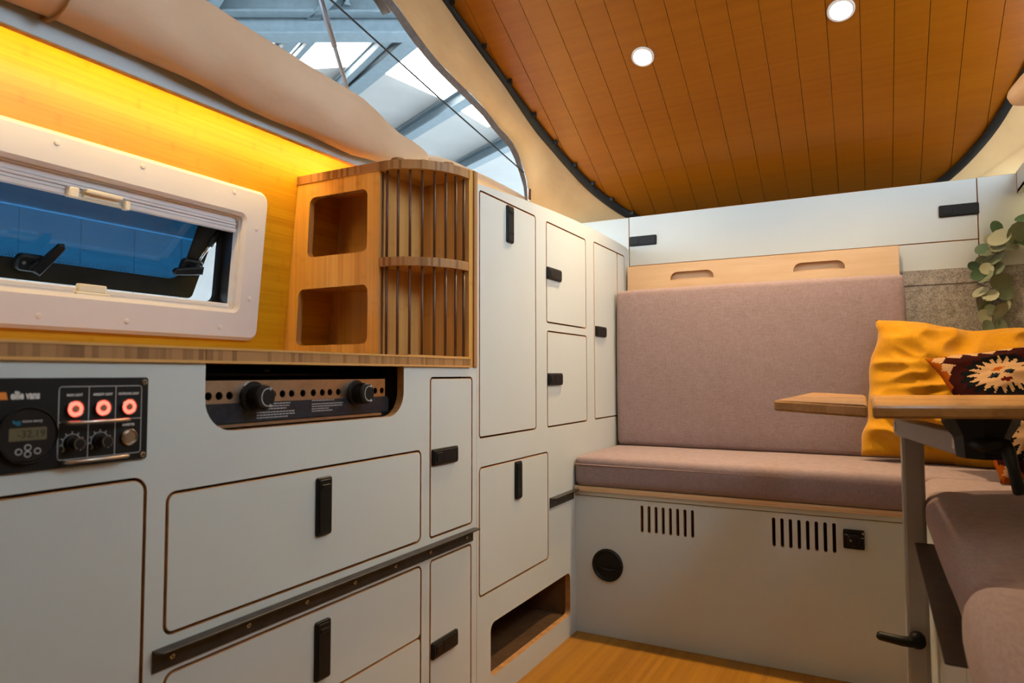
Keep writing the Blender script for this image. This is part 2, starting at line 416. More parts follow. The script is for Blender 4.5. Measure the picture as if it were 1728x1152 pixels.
# ---- pop-up roof: sloping plank ceiling
SL = .558                                                  # drop per metre towards the rear
def cz(y): return 1.6 + (3.0-y)*SL
CXC = .567
UL = spline([(-.54, -.3, 0), (-.535, .4, 0), (-.51, 1.0, 0), (-.45, 1.5, 0), (-.372, 1.94, 0), (-.32, 2.2, 0), (-.27, 2.45, 0), (-.212, 2.66, 0), (-.14, 2.83, 0), (-.03, 2.98, 0), (.12, 3.07, 0)], 5)
UL = [Vector((p.x, p.y, cz(p.y))) for p in UL]
UR = [Vector((2*CXC-p.x, p.y, p.z)) for p in UL]
def yback(x):                                              # rear edge of the roof at x
    if x > CXC: x = 2*CXC-x
    if x >= UL[-1].x: return UL[-1].y
    for a, b in zip(UL, UL[1:]):
        if a.x <= x <= b.x and b.x > a.x: return a.y+(b.y-a.y)*(x-a.x)/(b.x-a.x)
    return UL[0].y+.05
cdir = Vector((0, 1, -SL)).normalized(); cn = Vector((0, -SL, -1)).normalized()
CF = Fr((0, 0, cz(0)), (1, 0, 0), cdir, -cn)               # c < 0 is below the ceiling
CF = Fr((0, 0, cz(0)), cdir, (1, 0, 0), (cdir.cross(Vector((1, 0, 0)))))   # n points down into the van
clen = math.sqrt(1+SL*SL)
ceil = struct('ceiling', (CXC, 1.4, cz(1.4)))
bm = bmesh.new()
outl = [(p.y*clen, p.x-.025) for p in UL]+[(UL[-1].y*clen+.03, UL[-1].x), (UR[-1].y*clen+.03, UR[-1].x)]+[(p.y*clen, p.x+.025) for p in UR[::-1]]
prism(bm, CF, [outl], -.06, -.008)
obj('roof_shell', bm, ['groove', 'groove'], ceil)
pw = .0935; x = .165-pw*8; k = 0
spots = [(.232, 2.283), (.862, 2.278)]
while x < 1.70:
    xa, xb = x+.0008, x+pw-.0008
    ya, yb = yback(xa), yback(xb)
    if x > -.535 and x+pw < 1.668 and min(ya, yb) > .2:
        bm = bmesh.new(); prism(bm, CF, [[(-.25*clen, xa), (ya*clen, xa), (yb*clen, xb), (-.25*clen, xb)]], -.008, random.uniform(-.0005, .0005), .0006)
        obj('plank', bm, ['ceiling_wood', 'ceiling_wood'], ceil)
    x += pw; k += 1
for nm, U in (('edge_trim', UL), ('edge_trim', UR)):
    bm = bmesh.new()
    tube(bm, [p+Vector((0, 0, -.012)) for p in U], [(.014, .021) if U is UL else (.012, .017)]*len(U), 8)
    obj(nm, bm, 'black_edge', ceil, True)
    for i in range(14, len(U)-5 if U is UL else 0, 3):                       # small clips that hold the edge trim
        s = 1 if U is UL else -1
        bm = bmesh.new(); q = U[i]+Vector((s*.028, 0, -.012)); box(bm, q.x-.008, q.x+.008, q.y-.006, q.y+.006, q.z-.008, q.z+.008, .002)
        obj('clip', bm, 'black_plastic', ceil)

# ---- canvas sides of the pop-up roof
def hole_edge():
    pts = [(588, -90), (625, -45), (662, 0), (700, 52), (728, 90), (757, 122), (790, 155), (822, 188), (842, 215), (862, 236), (876, 262), (884, 290), (890, 318)]
    return [hit(a, b, Vector((1, .06, .12)), -.335+.06*2.2+.12*1.75) for a, b in pts]
HE = hole_edge()
RIM = [Vector((-.36, 2.58, 1.55)), Vector((-.345, 2.70, 1.555)), Vector((-.31, 2.79, 1.572)), Vector((-.27, 2.86, 1.562)), Vector((-.15, 2.98, 1.53)), Vector((.0, 3.06, 1.52)), Vector((.12, 3.10, 1.52))]
front = [Vector((-.40, -.25, 1.56)), Vector((-.40, .40, 1.56)), Vector((-.40, .80, 1.58)), Vector((-.42, .98, cz(.98)-.42)), Vector((-.43, 1.12, cz(1.12)-.27)), Vector((UL[18].x, UL[18].y-.1, UL[18].z-.25))]
INN = spline(front+HE+RIM, 4)
def resample(P, n):
    d = [0]
    for a, b in zip(P, P[1:]): d.append(d[-1]+(b-a).length)
    out = []; j = 0
    for i in range(n):
        t = d[-1]*i/(n-1)
        while j < len(d)-2 and d[j+1] < t: j += 1
        out.append(P[j].lerp(P[j+1], (t-d[j])/max(1e-9, d[j+1]-d[j])))
    return out
NS = 90
def canvas_side(name, mirror, label):
    A = resample([p+Vector((-.003, 0, -.006)) for p in UL], NS); B = resample(INN, NS)
    bm = bmesh.new(); M_ = 9; rows = []
    for j in range(M_):
        t = j/(M_-1); row = []
        for i in range(NS):
            p = A[i].lerp(B[i], t)
            f = math.sin(math.pi*t)
            p = p + Vector((1, .3, 0))*(noise.noise(Vector((p.y*5, p.z*7, 2.1)))*.018*f+noise.noise(Vector((i*.35, t*2.0, 0)))*.008*t) + Vector((.02*f, 0, 0))
            if mirror: p.x = 2*CXC-p.x
            row.append(bm.verts.new(p))
        rows.append(row)
    for a, b in zip(rows, rows[1:]):
        for i in range(NS-1): bm.faces.new((a[i], a[i+1], b[i+1], b[i]))
    t_ = thing(name, label, 'canvas', (A[45].x if not mirror else 2*CXC-A[45].x, 1.9, 1.5))
    obj('canvas_sheet', bm, 'canvas_side', t_, True)
    # dark mesh binding along the window opening
    bm = bmesh.new(); E_ = B[18:-14]
    outer = [p+Vector((.003, -.016-.018*abs(noise.noise(p*9)), -.018)) for p in E_]
    r1 = []; r2 = []; r3 = []
    for i, (p, q) in enumerate(zip(E_, outer)):
        p, q = p.copy(), q.copy(); q2 = q+Vector((0, -.014-.016*noise.noise(p*17), -.014))
        if mirror:
            for v in (p, q, q2): v.x = 2*CXC-v.x
        r1.append(bm.verts.new(p)); r2.append(bm.verts.new(q+Vector((.004 if i % 3 else -.004, 0, 0)))); r3.append(bm.verts.new(q2))
    for a, b in ((r1, r2), (r2, r3)):
        for i in range(len(a)-1): bm.faces.new((a[i], a[i+1], b[i+1], b[i]))
    obj('mesh_binding', bm, 'mesh_grey', t_, True)
    seam = [p.lerp(q, .55)+Vector((.010, 0, 0)) for p, q in zip(A[52:], B[52:])]
    if mirror:
        for v in seam: v.x = 2*CXC-v.x
    tubeo('seam', seam, .0012, 'stem', t_, 6)
    return t_
canvas_side('tent_canvas', False, 'beige canvas side of the pop-up roof with open window above the white tall cabinet')
canvas_side('tent_canvas', True, 'beige canvas side of the pop-up roof above the overhead cabinet and hanging leaves')

bm = bmesh.new(); fy = -.325; rows = []
for j in range(9):
    rows.append([bm.verts.new((-.50+2.134*i/20, fy+.012*math.sin(i*.9+j*.4), 1.569+(cz(-.3)-.03-1.569)*j/8)) for i in range(21)])
for a, b in zip(rows, rows[1:]):
    for i in range(20): bm.faces.new((a[i], a[i+1], b[i+1], b[i]))
tag(obj('tent_canvas', bm, 'canvas_side', None, True), 'beige canvas closing the tall front end of the pop-up roof', 'canvas')
def bolster(name, pts, rad, label, amp=.16, seed=0, knots=6, flip=False):
    P = spline(pts, knots); n = len(P)
    R = []
    for i in range(n):
        t = i/(n-1)*(len(rad)-1); k_ = min(int(t), len(rad)-2); R.append(rad[k_]+(rad[k_+1]-rad[k_])*(t-k_))
    bm = bmesh.new(); rings = tube(bm, P, [(r_*1.15, r_*.8) for r_ in R], 28)
    for i, rg in enumerate(rings):
        for k_, v in enumerate(rg):
            d = v.co-P[i]; ang = 2*math.pi*k_/28
            f = 1+amp*noise.noise(Vector((P[i].y*3.2+seed, math.cos(ang)*1.1, math.sin(ang)*1.1)))+amp*.55*noise.noise(Vector((P[i].y*7+seed, math.cos(ang)*2.4, math.sin(ang)*2.4)))
            v.co = P[i]+d*f
    o = obj(name, bm, 'canvas', None, True); return tag(o, label, 'canvas')
def bp(px, py, X=-.36): return hx(px, py, X)
bl = bolster('rolled_canvas', [EYE+(Vector((-.355, a, b))-EYE)*.957 for a, b in ((.15, 1.620), (.5, 1.617), (.8, 1.609), (1.05, 1.599), (1.24, 1.592), (1.46, 1.584), (1.62, 1.574), (1.74, 1.585), (1.80, 1.592))],
             [.080, .080, .077, .073, .069, .066, .046, .028, .012], 'rolled-up beige canvas window flap resting on the grey valance beside the window', .12, 2.0)
bolster('rolled_canvas', [bp(716, 272), bp(740, 281), bp(775, 291), bp(820, 311), bp(860, 330), bp(890, 343)], [.020, .030, .026, .026, .026, .018],
        'thin continuation of the rolled canvas flap behind the top of the slatted corner shelf', .2, 4)
bolster('rolled_canvas', [Vector((1.465, 1.5, 1.675)), Vector((1.435, 1.8, 1.672)), Vector((1.375, 2.1, 1.668)), hy(1735, 150, 2.3), hy(1708, 160, 2.38)], [.05, .05, .048, .040, .015],
        'rolled beige canvas flap on the roof side above the overhead cabinet', .2, 9)
# dark strap tied around the rolled flap
st = EYE+(Vector((-.355, .66, 1.614))-EYE)*.957
bm = bmesh.new(); tube(bm, [st+Vector((.067*math.cos(t_*.3491), 0, .091*math.sin(t_*.3491))) for t_ in range(19)], [(.002, .012)]*19, 8); 
tag(obj('tie_strap', bm, 'canvas_side', None, True), 'canvas tie strap looped around the rolled-up window flap', 'strap')
# buckle where the window opening of the canvas ends
t = thing('strap_buckle', 'small metal strap buckle at the lower corner of the canvas window', 'buckle', bp(897, 335, -.30))
q = bp(893, 326, -.30)
bm = bmesh.new(); box(bm, q.x-.004, q.x+.004, q.y-.012, q.y+.012, q.z-.03, q.z+.02, .003); obj('buckle_body', bm, 'steel_brushed', t)
# gas strut and cord across the opening
a, b = hx(530, -40, -.45), hx(592, 172, -.45)
t = thing('roof_strut', 'slim grey metal strut of the pop-up roof crossing the canvas window', 'strut', b)
tubeo('rod', [a, b], .0065, 'strut_grey', t); tubeo('sleeve', [a, a.lerp(b, .55)], .0085, 'strut_grey', t)
a, b = hx(545, -12, -.41), hx(884, 291, -.34)
tag(tubeo('tension_cord', [a, a.lerp(b, .5)+Vector((0, 0, -.004)), b], .0028, 'black_edge'), 'thin dark tension cord running diagonally across the canvas window', 'cord')

# ---- spotlights in the plank ceiling
for i, (sx_, sy_) in enumerate(spots):
    lab = ['round white ceiling spotlight in the planks on the window side', 'round white ceiling spotlight in the planks on the table side'][i]
    t = thing('ceiling_spotlight', lab, 'spotlight', (sx_, sy_, cz(sy_)-.004), 'spotlights set in the plank ceiling')
    L = sy_*clen
    bm = bmesh.new(); prism(bm, CF, [circ(L, sx_, .040, 28), circ(L, sx_, .030, 28)], -.002, .005, .002); obj('bezel', bm, ['white_plastic']*2, t)
    bm = bmesh.new(); prism(bm, CF, [circ(L, sx_, .0298, 24)], -.004, .0015); obj('bulb_lens', bm, ['spot_bulb']*2, t)
    ld = bpy.data.lights.new('spotlight_lamp', 'SPOT'); ld.energy = SPOT_POWER[i]; ld.color = SPOT_WARM; ld.spot_size = math.radians(120); ld.spot_blend = 1.0; ld.shadow_soft_size = .03
    lo = bpy.data.objects.new('lamp', ld); COL.objects.link(lo)
    pz = CF.p(L, sx_, .012)
    attach(lo, t, Matrix.Translation(pz) @ Vector((0, -.11, -1)).to_track_quat('-Z', 'Y').to_matrix().to_4x4())   # tilted lamp, aims a little forward like the sloping planks

# ---- the hall outside: roof sheets, beams, skylights, wall, ground
HZ = 6.5
def rf(px, py, z=HZ): return hz(px, py, z)
hall = struct('hall_roof', (-12, 10, HZ))
bm = bmesh.new(); box(bm, -40, -1.5, -14, 42, HZ+.05, HZ+.15); obj('roof_sheet', bm, 'hall_sheet', hall)
def quad_panel(name, pix, z, mat, parent, th=.05):
    bm = bmesh.new(); lo = [bm.verts.new(rf(a, b, z)) for a, b in pix]; hi_ = [bm.verts.new(v.co+Vector((0, 0, th))) for v in lo]
    n = len(lo); bm.faces.new(lo); bm.faces.new(hi_[::-1])
    for i in range(n): bm.faces.new((lo[i], lo[(i+1) % n], hi_[(i+1) % n], hi_[i]))
    return obj(name, bm, mat, parent)
for q in ([(440, 73), (505, 73), (490, 118), (425, 118)], [(512, 73), (622, 73), (592, 112), (495, 118)],
          [(625, 80), (668, 66), (640, 103), (612, 106)], [(690, 82), (716, 90), (789, 166), (768, 177), (650, 124)], [(779, 187), (792, 176), (832, 212), (822, 214)]):
    quad_panel('skylight', q, HZ-.02, 'skylight', hall)
def beam(a, b, z, wd, dp, name='beam'):
    A, B = rf(*a, z), rf(*b, z); d = (B-A).normalized(); A -= d*1.5; B += d*1.5; s = Vector((-d.y, d.x, 0))
    bm = bmesh.new()
    def bar(w0, z0, z1):
        vs_ = [bm.verts.new(P+s*k_+Vector((0, 0, zz))) for P in (A, B) for k_ in (-w0, w0) for zz in (z0, z1)]
        for f in ((0, 1, 3, 2), (4, 6, 7, 5), (0, 4, 5, 1), (2, 3, 7, 6), (0, 2, 6, 4), (1, 5, 7, 3)): bm.faces.new([vs_[i] for i in f])
    bar(wd/2, -.03, .0); bar(.03, 0, dp); bar(wd/2, dp, dp+.03)
    return obj(name, bm, 'hall_steel', hall)
beam((330, 62), (760, 60), HZ-.5, .30, .45)
beam((300, 20), (720, 22), HZ-.25, .18, .2)
beam((585, 162), (690, 75), HZ-.25, .28, .22)
beam((560, 160), (655, 68), HZ-.2, .12, .15)
beam((672, 242), (792, 168), HZ-.25, .26, .22)
beam((790, 283), (862, 247), HZ-.25, .26, .22)
beam((520, 40), (585, -35), HZ-.25, .16, .2)
beam((350, 25), (372, -10), HZ-.25, .14, .2)
beam((498, 100), (524, 72), HZ-.15, .10, .1)
wl = struct('hall_wall', (-24, 12, -.45))
for i in range(26):
    bm = bmesh.new(); y0 = -16+i*2.0; box(bm, -24.1, -24, y0+.02, y0+1.98, -.4, HZ); obj('wall_panel', bm, 'hall_sheet', wl)
bm = bmesh.new(); box(bm, -24.0, -23.8, -16, 36, 1.9, 2.4); obj('wall_rail', bm, 'hall_steel', wl)
tag(boxo('ground', -30, 25, -25, 40, -.5, -.45, 'hall_concrete'), kind='structure')

# ================================================================ WINDOW
win = struct('window_1', WF.p(.65, .97))
bm = bmesh.new(); prism(bm, WF, [rr(WY0, WY1, WZ0, WZ1, .028, 8), rr(WY0+.075, IY1, IZ0, IZ1, .012)], 0, .020, .008)
obj('window_frame', bm, ['white_plastic']*2, win)
bm = bmesh.new(); prism(bm, WF, [rr(WY0+.074, IY1+.001, IZ0-.001, IZ1+.001, .012), rr(WY0+.078, IY1-.003, IZ0+.003, IZ1-.003, .010)], -.014, .004)
obj('inner_lip', bm, ['white_plastic']*2, win)
for px_ in ((96, 241), (241, 281), (396, 324), (433, 386), (421, 504), (371, 552), (214, 542), (65, 533)):
    a, b = WF.px(*px_, .02); bm = bmesh.new(); prism(bm, WF, [circ(a, b, .0058, 16)], .018, .0225, .002); obj('screw_cap', bm, ['white_plastic']*2, win)
# outer black rubber frame and the opened acrylic pane
bm = bmesh.new(); prism(bm, WF, [rr(WY0+.04, IY1+.035, IZ0-.035, IZ1+.035, .03), rr(WY0+.11, IY1-.012, IZ0+.014, IZ1+.01, .02)], -.062, -.050)
obj('rubber_seal', bm, ['black_satin']*2, win)
bm = bmesh.new(); prism(bm, WF, [rr(WY0+.05, IY1+.02, IZ0-.02, IZ1+.02, .012), rr(WY0+.078, IY1-.002, IZ0+.002, IZ1-.002, .010)], -.052, -.0145)
obj('rubber_reveal', bm, ['black_satin']*2, win)
# pleated blind cassette at the top
bz = IZ1
for i, (z0, z1, c0, c1) in enumerate(((IZ1-.016, IZ1, -.020, -.006), (IZ1-.023, IZ1-.017, -.020, -.003), (IZ1-.030, IZ1-.024, -.020, -.005), (IZ1-.040, IZ1-.031, -.022, -.002))):
    bm = bmesh.new(); prism(bm, WF, [[(WY0+.08, z0), (IY1-.004, z0), (IY1-.004, z1), (WY0+.08, z1)]], c0, c1, .001)
    obj('blind_pleat' if i < 3 else 'blind_rail', bm, ['blind' if i < 3 else 'white_plastic']*2, win)
bm = bmesh.new(); prism(bm, WF, [[(WY0+.08, IZ0+.003), (IY1-.004, IZ0+.003), (IY1-.004, IZ0+.014), (WY0+.08, IZ0+.014)]], -.022, -.004, .002)
obj('lower_rail', bm, ['white_plastic']*2, win)
def wb(bm, a0, a1, b0, b1, c0, c1, r=.003): prism(bm, WF, [rr(a0, a1, b0, b1, r, 3)], c0, c1, .002)
a0, b0 = WF.px(112, 326, 0); a1, b1 = WF.px(217, 337, 0)
zc = IZ1-.036
bm = bmesh.new(); wb(bm, a0, a0+.018, zc-.008, zc+.012, -.004, .012); wb(bm, a1-.012, a1, zc-.010, zc+.010, -.004, .010)
wb(bm, a0, a1, zc-.008, zc-.004, -.004, .004, .001); wb(bm, a0+.03, a1-.02, zc+.006, zc+.014, -.004, .016); wb(bm, a0+.03, a1-.02, zc-.004, zc+.008, -.004, .003, .002)
ct = obj('blind_catch', bm, ['cream_plastic']*2, win)
a0, _ = WF.px(124, 490, 0); a1, _ = WF.px(182, 490, 0)
bm = bmesh.new(); wb(bm, a0, a1, IZ0-.006, IZ0+.006, -.006, .012); wb(bm, a0+.008, a1-.004, IZ0+.006, IZ0+.022, -.008, .004)
obj('blind_catch', bm, ['cream_plastic']*2, win)
# pane: hinged at its top edge, swung outwards
PY0 = .12
ptop = WF.p(0, IZ1+.02, -.065); PY1 = hx(376, 380, ptop.x).y
pb = hy(322, 503, PY1); 
pdir = Vector((pb.x-ptop.x, 0, pb.z-ptop.z)); plen = pdir.length
PF = Fr((ptop.x, 0, ptop.z), (0, 1, 0), -pdir, Vector((0, 1, 0)).cross(-pdir))
pane = bmesh.new(); prism(pane, PF, [rr(PY0, PY1, -plen, 0, .012)], -.008, 0)
pane = obj('pane', pane, ['tinted_acrylic']*2, win)
bm = bmesh.new(); prism(bm, PF, [rr(PY0, PY1, -plen, 0, .012), rr(PY0+.05, PY1-.052, -plen+.046, -.02, .03)], .0005, .002); obj('frit_border', bm, ['black_satin']*2, pane)
bm = bmesh.new()
for row in range(4):
    n = 150
    for i in range(n):
        a = PY0+.06+(PY1-PY0-.13)*(i+.5*(row % 2))/n; b = -plen+.050+row*.0042; r_ = .0015-.0003*row
        vs_ = [bm.verts.new(PF.p(a+r_*math.cos(k*math.pi/2), b+r_*math.sin(k*math.pi/2), .001)) for k in range(4)]; bm.faces.new(vs_)
tag(obj('frit_dots', bm, 'black_satin', pane), kind='stuff')
def latch_at(px, py, ang, name='window_latch'):
    q = hit(px, py, PF.n, PF.n.dot(PF.o)); a, b = (q-PF.o).dot(PF.u), (q-PF.o).dot(PF.v)
    l = thing_part = None
    bm = bmesh.new(); prism(bm, PF, [rr(a-.032, a+.026, b-.020, b+.016, .012)], .002, .016, .004)
    prism(bm, PF, [circ(a+.004, b-.004, .014, 16)], .016, .030, .003)
    o = obj(name, bm, ['black_plastic']*2, win)
    d = Vector((math.cos(ang), math.sin(ang))); s = Vector((-d.y, d.x))
    loop = [(a+.004+d.x*t_+s.x*w_, b-.004+d.y*t_+s.y*w_) for t_, w_ in ((-.012, -.010), (.03, -.010), (.062, -.008), (.068, 0), (.062, .008), (.03, .010), (-.012, .010))]
    bm = bmesh.new(); prism(bm, PF, [loop], .026, .036, .003); obj('lever', bm, ['black_plastic']*2, o)
    bm = bmesh.new(); prism(bm, PF, [circ(a-.020, b, .004, 10)], .016, .0175); obj('rivet', bm, ['steel']*2, o)
latch_at(52, 440, math.radians(62)); latch_at(322, 446, math.radians(190))
s0, s1 = hx(372, 388, ptop.x+.01), hit(335, 440, PF.n, PF.n.dot(PF.o)+.02)
tubeo('stay_arm', [s0, s0.lerp(s1, .5)], .008, 'black_plastic', win); tubeo('stay_rod', [s0.lerp(s1, .45), s1], .004, 'steel', win)

# ================================================================ WORKTOP + KITCHEN CABINET
WT0, WT1 = .899, .9235
wt = thing('worktop', 'bamboo worktop with striped end-grain front edge above the white kitchen cabinet', 'worktop', (-.22, .5, WT0))
for (y0, y1) in ((-1.2, .7072), (.7082, 1.2277), (1.2287, 1.497)):
    bm = bmesh.new(); box(bm, -.4895, .004, y0, y1, WT0, WT1, .0012); bm.normal_update()
    for f in bm.faces:
        if f.normal.x > .9: f.material_index = 1
    obj('worktop_board', bm, ['bamboo_board', 'bamboo_endgrain'], wt)
boxo('edge_lipping', .0035, .0052, -1.2, 1.497, WT1-.0035, WT1+.0002, 'bamboo_board', wt); boxo('edge_lipping', .0035, .0052, -1.2, 1.497, WT0-.0002, WT0+.004, 'bamboo_board', wt)

kc = thing('kitchen_cabinet', 'long white kitchen base cabinet with inset doors and drawers under the bamboo worktop', 'cabinet', (-.22, .6, 0))
CUT = [(1.533, .899), (1.219, .899), (1.219, .845)] + arc_pts(1.166, .843, .053, .053, 0, -90, 8) + arc_pts(.765, .843, .054, .053, -90, -180, 8) + [(.711, .899)]
K_OUT = [(-1.2, 0), (1.533, 0)] + CUT + [(-1.2, .899)]
G = .0045
K_OPEN = {'fridge_door': (.10, .6185, .06, .7365, .022), 'upper_drawer': (.648, 1.287, .499, .7085, .016), 'lower_drawers': (.650, 1.290, .06, .4475, .016),
          'narrow_upper': (1.3195, 1.512, .497, .875, .012), 'narrow_lower': (1.3215, 1.508, .06, .4485, .012)}
panel('front_panel', LF, [K_OUT]+[rr(*v) for v in K_OPEN.values()], -.018, 0, ['laminate', 'ply_edge'], kc)
bm = bmesh.new(); box(bm, -.50, -.45, -1.2, 1.53, .0, .895); box(bm, -.44, -.055, -1.2, .70, .06, .745); box(bm, -.44, -.055, .70, 1.235, .06, .745); box(bm, -.44, -.055, 1.245, 1.53, .06, .895); box(bm, -.44, -.055, -1.2, .69, .745, .895)
obj('carcass', bm, 'ply_dark', kc)
def leaf(name, fr, a0, a1, b0, b1, r, parent, latch=None, la=0, lb=0, extra=G):
    d = panel(name, fr, [rr(a0+extra, a1-extra, b0+extra, b1-extra, max(.003, r-extra))], -.018, .0002, ['laminate', 'ply_edge'], parent, .0009)
    if latch is not None: inst('latch', latch, fr.M(la, lb, 0), d)
    return d
leaf('door', LF, *K_OPEN['fridge_door'], kc)
leaf('drawer_front', LF, *K_OPEN['upper_drawer'], kc, LATCH_V, .971, .634)
a0, a1, b0, b1, r_ = K_OPEN['lower_drawers']
leaf('drawer_front', LF, a0, a1, .2865-.0035, b1, r_, kc, LATCH_V, .972, .369); leaf('drawer_front', LF, a0, a1, b0, .2855+.0035, r_, kc)
leaf('door', LF, *K_OPEN['narrow_upper'], kc, LATCH_H, 1.381, .685)
leaf('door', LF, *K_OPEN['narrow_lower'], kc, LATCH_H, 1.382, .238)

# ---- black angle rails
def rail(y0, y1, z, fr_n, X, label, screws, wd=.022):
    s = fr_n
    t = thing('support_rail', label, 'rail', (X, (y0+y1)/2, z-.032), 'black angle rails that carry the bed boards')
    x0, x1 = sorted((X, X+s*.003)); bm = bmesh.new(); box(bm, x0, x1, y0, y1, z-.032, z, .0008); obj('upright_flange', bm, 'rail_black', t)
    bm = bmesh.new(); prism(bm, TOPF, [rr(min(X, X+s*wd), max(X, X+s*wd), y0, y1+.008, .006, 4)], z-.003, z, .0008); obj('top_flange', bm, ['rail_black']*2, t)
    fr = LF if s > 0 else Fr((0, 0, 0), (0, -1, 0), (0, 0, 1), (-1, 0, 0))
    for y in screws: inst('screw', SCREW, fr.M(y*s, z-.017, X*s+.003), t)
rail(.632, 1.512, .486, 1, 0, 'long black angle rail screwed across the white kitchen drawers', [.662, .80, .93, 1.06, 1.19, 1.32, 1.48])
rail(1.985, 2.179, .486, 1, 0, 'short black angle rail at the corner where the bench meets the tall cabinet', [2.02, 2.15])

# ================================================================ CONTROL PANEL
cp = thing('control_panel', 'black electrical control panel with red ring buttons, knobs and battery display', 'control panel', (0, .47, .762))
bm = bmesh.new(); prism(bm, LF, [rr(.32, .6145, .762, .877, .004)], 0, .004, .0008); obj('face_plate', bm, ['black_plastic']*2, cp)
C = .0041
for y, z in ((.608, .8705), (.608, .768)): inst('screw', SCREW_B, LF.M(y, z, C), cp)
def line(bm, pts, w_, c, closed=False):
    n = len(pts)
    for i in range(n if closed else n-1):
        p, q = Vector(pts[i]), Vector(pts[(i+1) % n]); d = (q-p).normalized(); s = Vector((-d.y, d.x))*w_/2; e = d*w_*.3
        bm.faces.new([bm.verts.new(LF.p(v.x, v.y, c)) for v in (p-s-e, q-s+e, q+s+e, p+s-e)])
bm = bmesh.new(); line(bm, rr(.4935, .604, .772, .8655, .004, 4), .0011, C+.0002, True)
line(bm, [(.531, .772), (.531, .8655)], .0011, C+.0002); line(bm, [(.567, .772), (.567, .8655)], .0011, C+.0002); line(bm, [(.4935, .820), (.604, .820)], .0011, C+.0002)
obj('printed_grid', bm, 'print_dim', cp)
text('lettering', 'ellie vans', .0135, LF, .4385, .8555, C, 'print_white', cp, bold=.00045, squeeze=.66)
bm = bmesh.new()
for i, mt in enumerate(('logo_red', 'logo_orange')):
    x0 = .414+i*.011
    f = bm.faces.new([bm.verts.new(LF.p(a, b, C+.0003)) for a, b in ((x0, .851), (x0+.0105, .851), (x0+.0085, .860), (x0-.002, .860))]); f.material_index = i
obj('logo', bm, ['logo_red', 'logo_orange'], cp)
for s_, y in (('MAIN LIGHT', .513), ('AMBIENT LIGHT', .5495), ('OUTDOOR LIGHT', .5855)): text('lettering', s_, .0046, LF, y, .8545, C, 'print_white', cp, 'CENTER', .0001, .78)
text('lettering', 'INVERTER', .0046, LF, .586, .8115, C, 'print_white', cp, 'CENTER', .0001, .85)
for y in (.513, .549, .585):
    bm = bmesh.new(); prism(bm, LF, [circ(y, .8365, .0115, 24), circ(y, .8365, .0095, 24)], C, .0085, .0012); b = obj('push_button', bm, ['steel']*2, cp)
    bm = bmesh.new(); prism(bm, LF, [circ(y, .8365, .0094, 24), circ(y, .8365, .0050, 24)], C, .0075, .0008); obj('light_ring', bm, ['ring_red']*2, b)
    bm = bmesh.new(); prism(bm, LF, [circ(y, .8365, .0049, 20)], C, .0085, .0008); obj('button_cap', bm, ['steel_brushed']*2, b)
bm = bmesh.new(); prism(bm, LF, [circ(.586, .7945, .0115, 24), circ(.586, .7945, .0085, 24)], C, .009, .0012); b = obj('push_button', bm, ['steel']*2, cp)
bm = bmesh.new(); prism(bm, LF, [circ(.586, .7945, .0083, 24)], C, .0085, .0008); obj('button_cap', bm, ['steel_brushed']*2, b)
for y in (.511, .547):
    zc = .7925; bm = bmesh.new()
    for k_ in range(9):
        t_ = math.radians(-40+k_*32.5); d = Vector((math.cos(t_), math.sin(t_)))
        line(bm, [(y+d.x*.0125, zc+d.y*.0125), (y+d.x*.0150, zc+d.y*.0150)], .0012, C+.0002)
    line(bm, arc_pts(y, zc, .0118, .0118, -40, 220, 18), .0009, C+.0002); obj('printed_scale', bm, 'print_dim', cp)
    bm = bmesh.new(); prism(bm, LF, [circ(y, zc, .0095, 24)], C, .010, .001); kb = obj('knob', bm, ['black_satin']*2, cp)
    bm = bmesh.new(); prism(bm, LF, [circ(y, zc, .0075, 24)], .010, .022, .001); obj('grip', bm, ['black_plastic']*2, kb)
    bm = bmesh.new(); line(bm, arc_pts(y, zc, .0068, .0068, -60, 240, 18), .0009, .0222); obj('index_mark', bm, 'steel', kb)
for z in (.8195, .770):
    bm = bmesh.new(); tube(bm, [LF.p(.499, z, C), LF.p(.4995, z, .014), LF.p(.503, z, .0175), LF.p(.577, z, .0175), LF.p(.5805, z, .014), LF.p(.581, z, C)], .0022, 10)
    obj('guard_bar', bm, 'steel_brushed', cp, True)
mc = (.4565, .807)
bm = bmesh.new(); prism(bm, LF, [circ(*mc, .0345, 40)], C, .010, .003); mt = obj('battery_monitor', bm, ['black_satin']*2, cp)
bm = bmesh.new(); prism(bm, LF, [circ(*mc, .0345, 40), circ(*mc, .0325, 40)], .008, .0115, .001); obj('rim', bm, ['black_plastic']*2, mt)
bm = bmesh.new(); prism(bm, LF, [rr(mc[0]-.0215, mc[0]+.0205, mc[1]-.006, mc[1]+.0095, .001)], .010, .0106); obj('display', bm, ['lcd']*2, mt)
text('lettering', '-32.19', .0125, LF, mc[0]+.019, mc[1]+.0015, .0107, 'lcd_ink', mt, 'RIGHT')
text('lettering', 'victron energy', .0050, LF, mc[0]-.0075, mc[1]+.0175, .0102, 'print_dim', mt, 'LEFT', .0001, .78)
bm = bmesh.new(); bm.faces.new([bm.verts.new(LF.p(mc[0]+a, mc[1]+b, .0103)) for a, b in ((-.018, .016), (-.012, .012), (-.0085, .0135), (-.0095, .0185), (-.014, .0175), (-.018, .0195))]); obj('logo', bm, 'logo_blue', mt)
for a, b in ((-.0105, -.019), (-.0005, -.0145), (-.0005, -.0225), (.0105, -.0195)):
    bm = bmesh.new(); prism(bm, LF, [circ(mc[0]+a, mc[1]+b, .0040, 18), circ(mc[0]+a, mc[1]+b, .0027, 18)], .010, .0108); obj('key', bm, ['print_dim']*2, mt)
    bm = bmesh.new(); prism(bm, LF, [circ(mc[0]+a, mc[1]+b, .0026, 14)], .010, .0112); obj('key', bm, ['black_plastic']*2, mt)

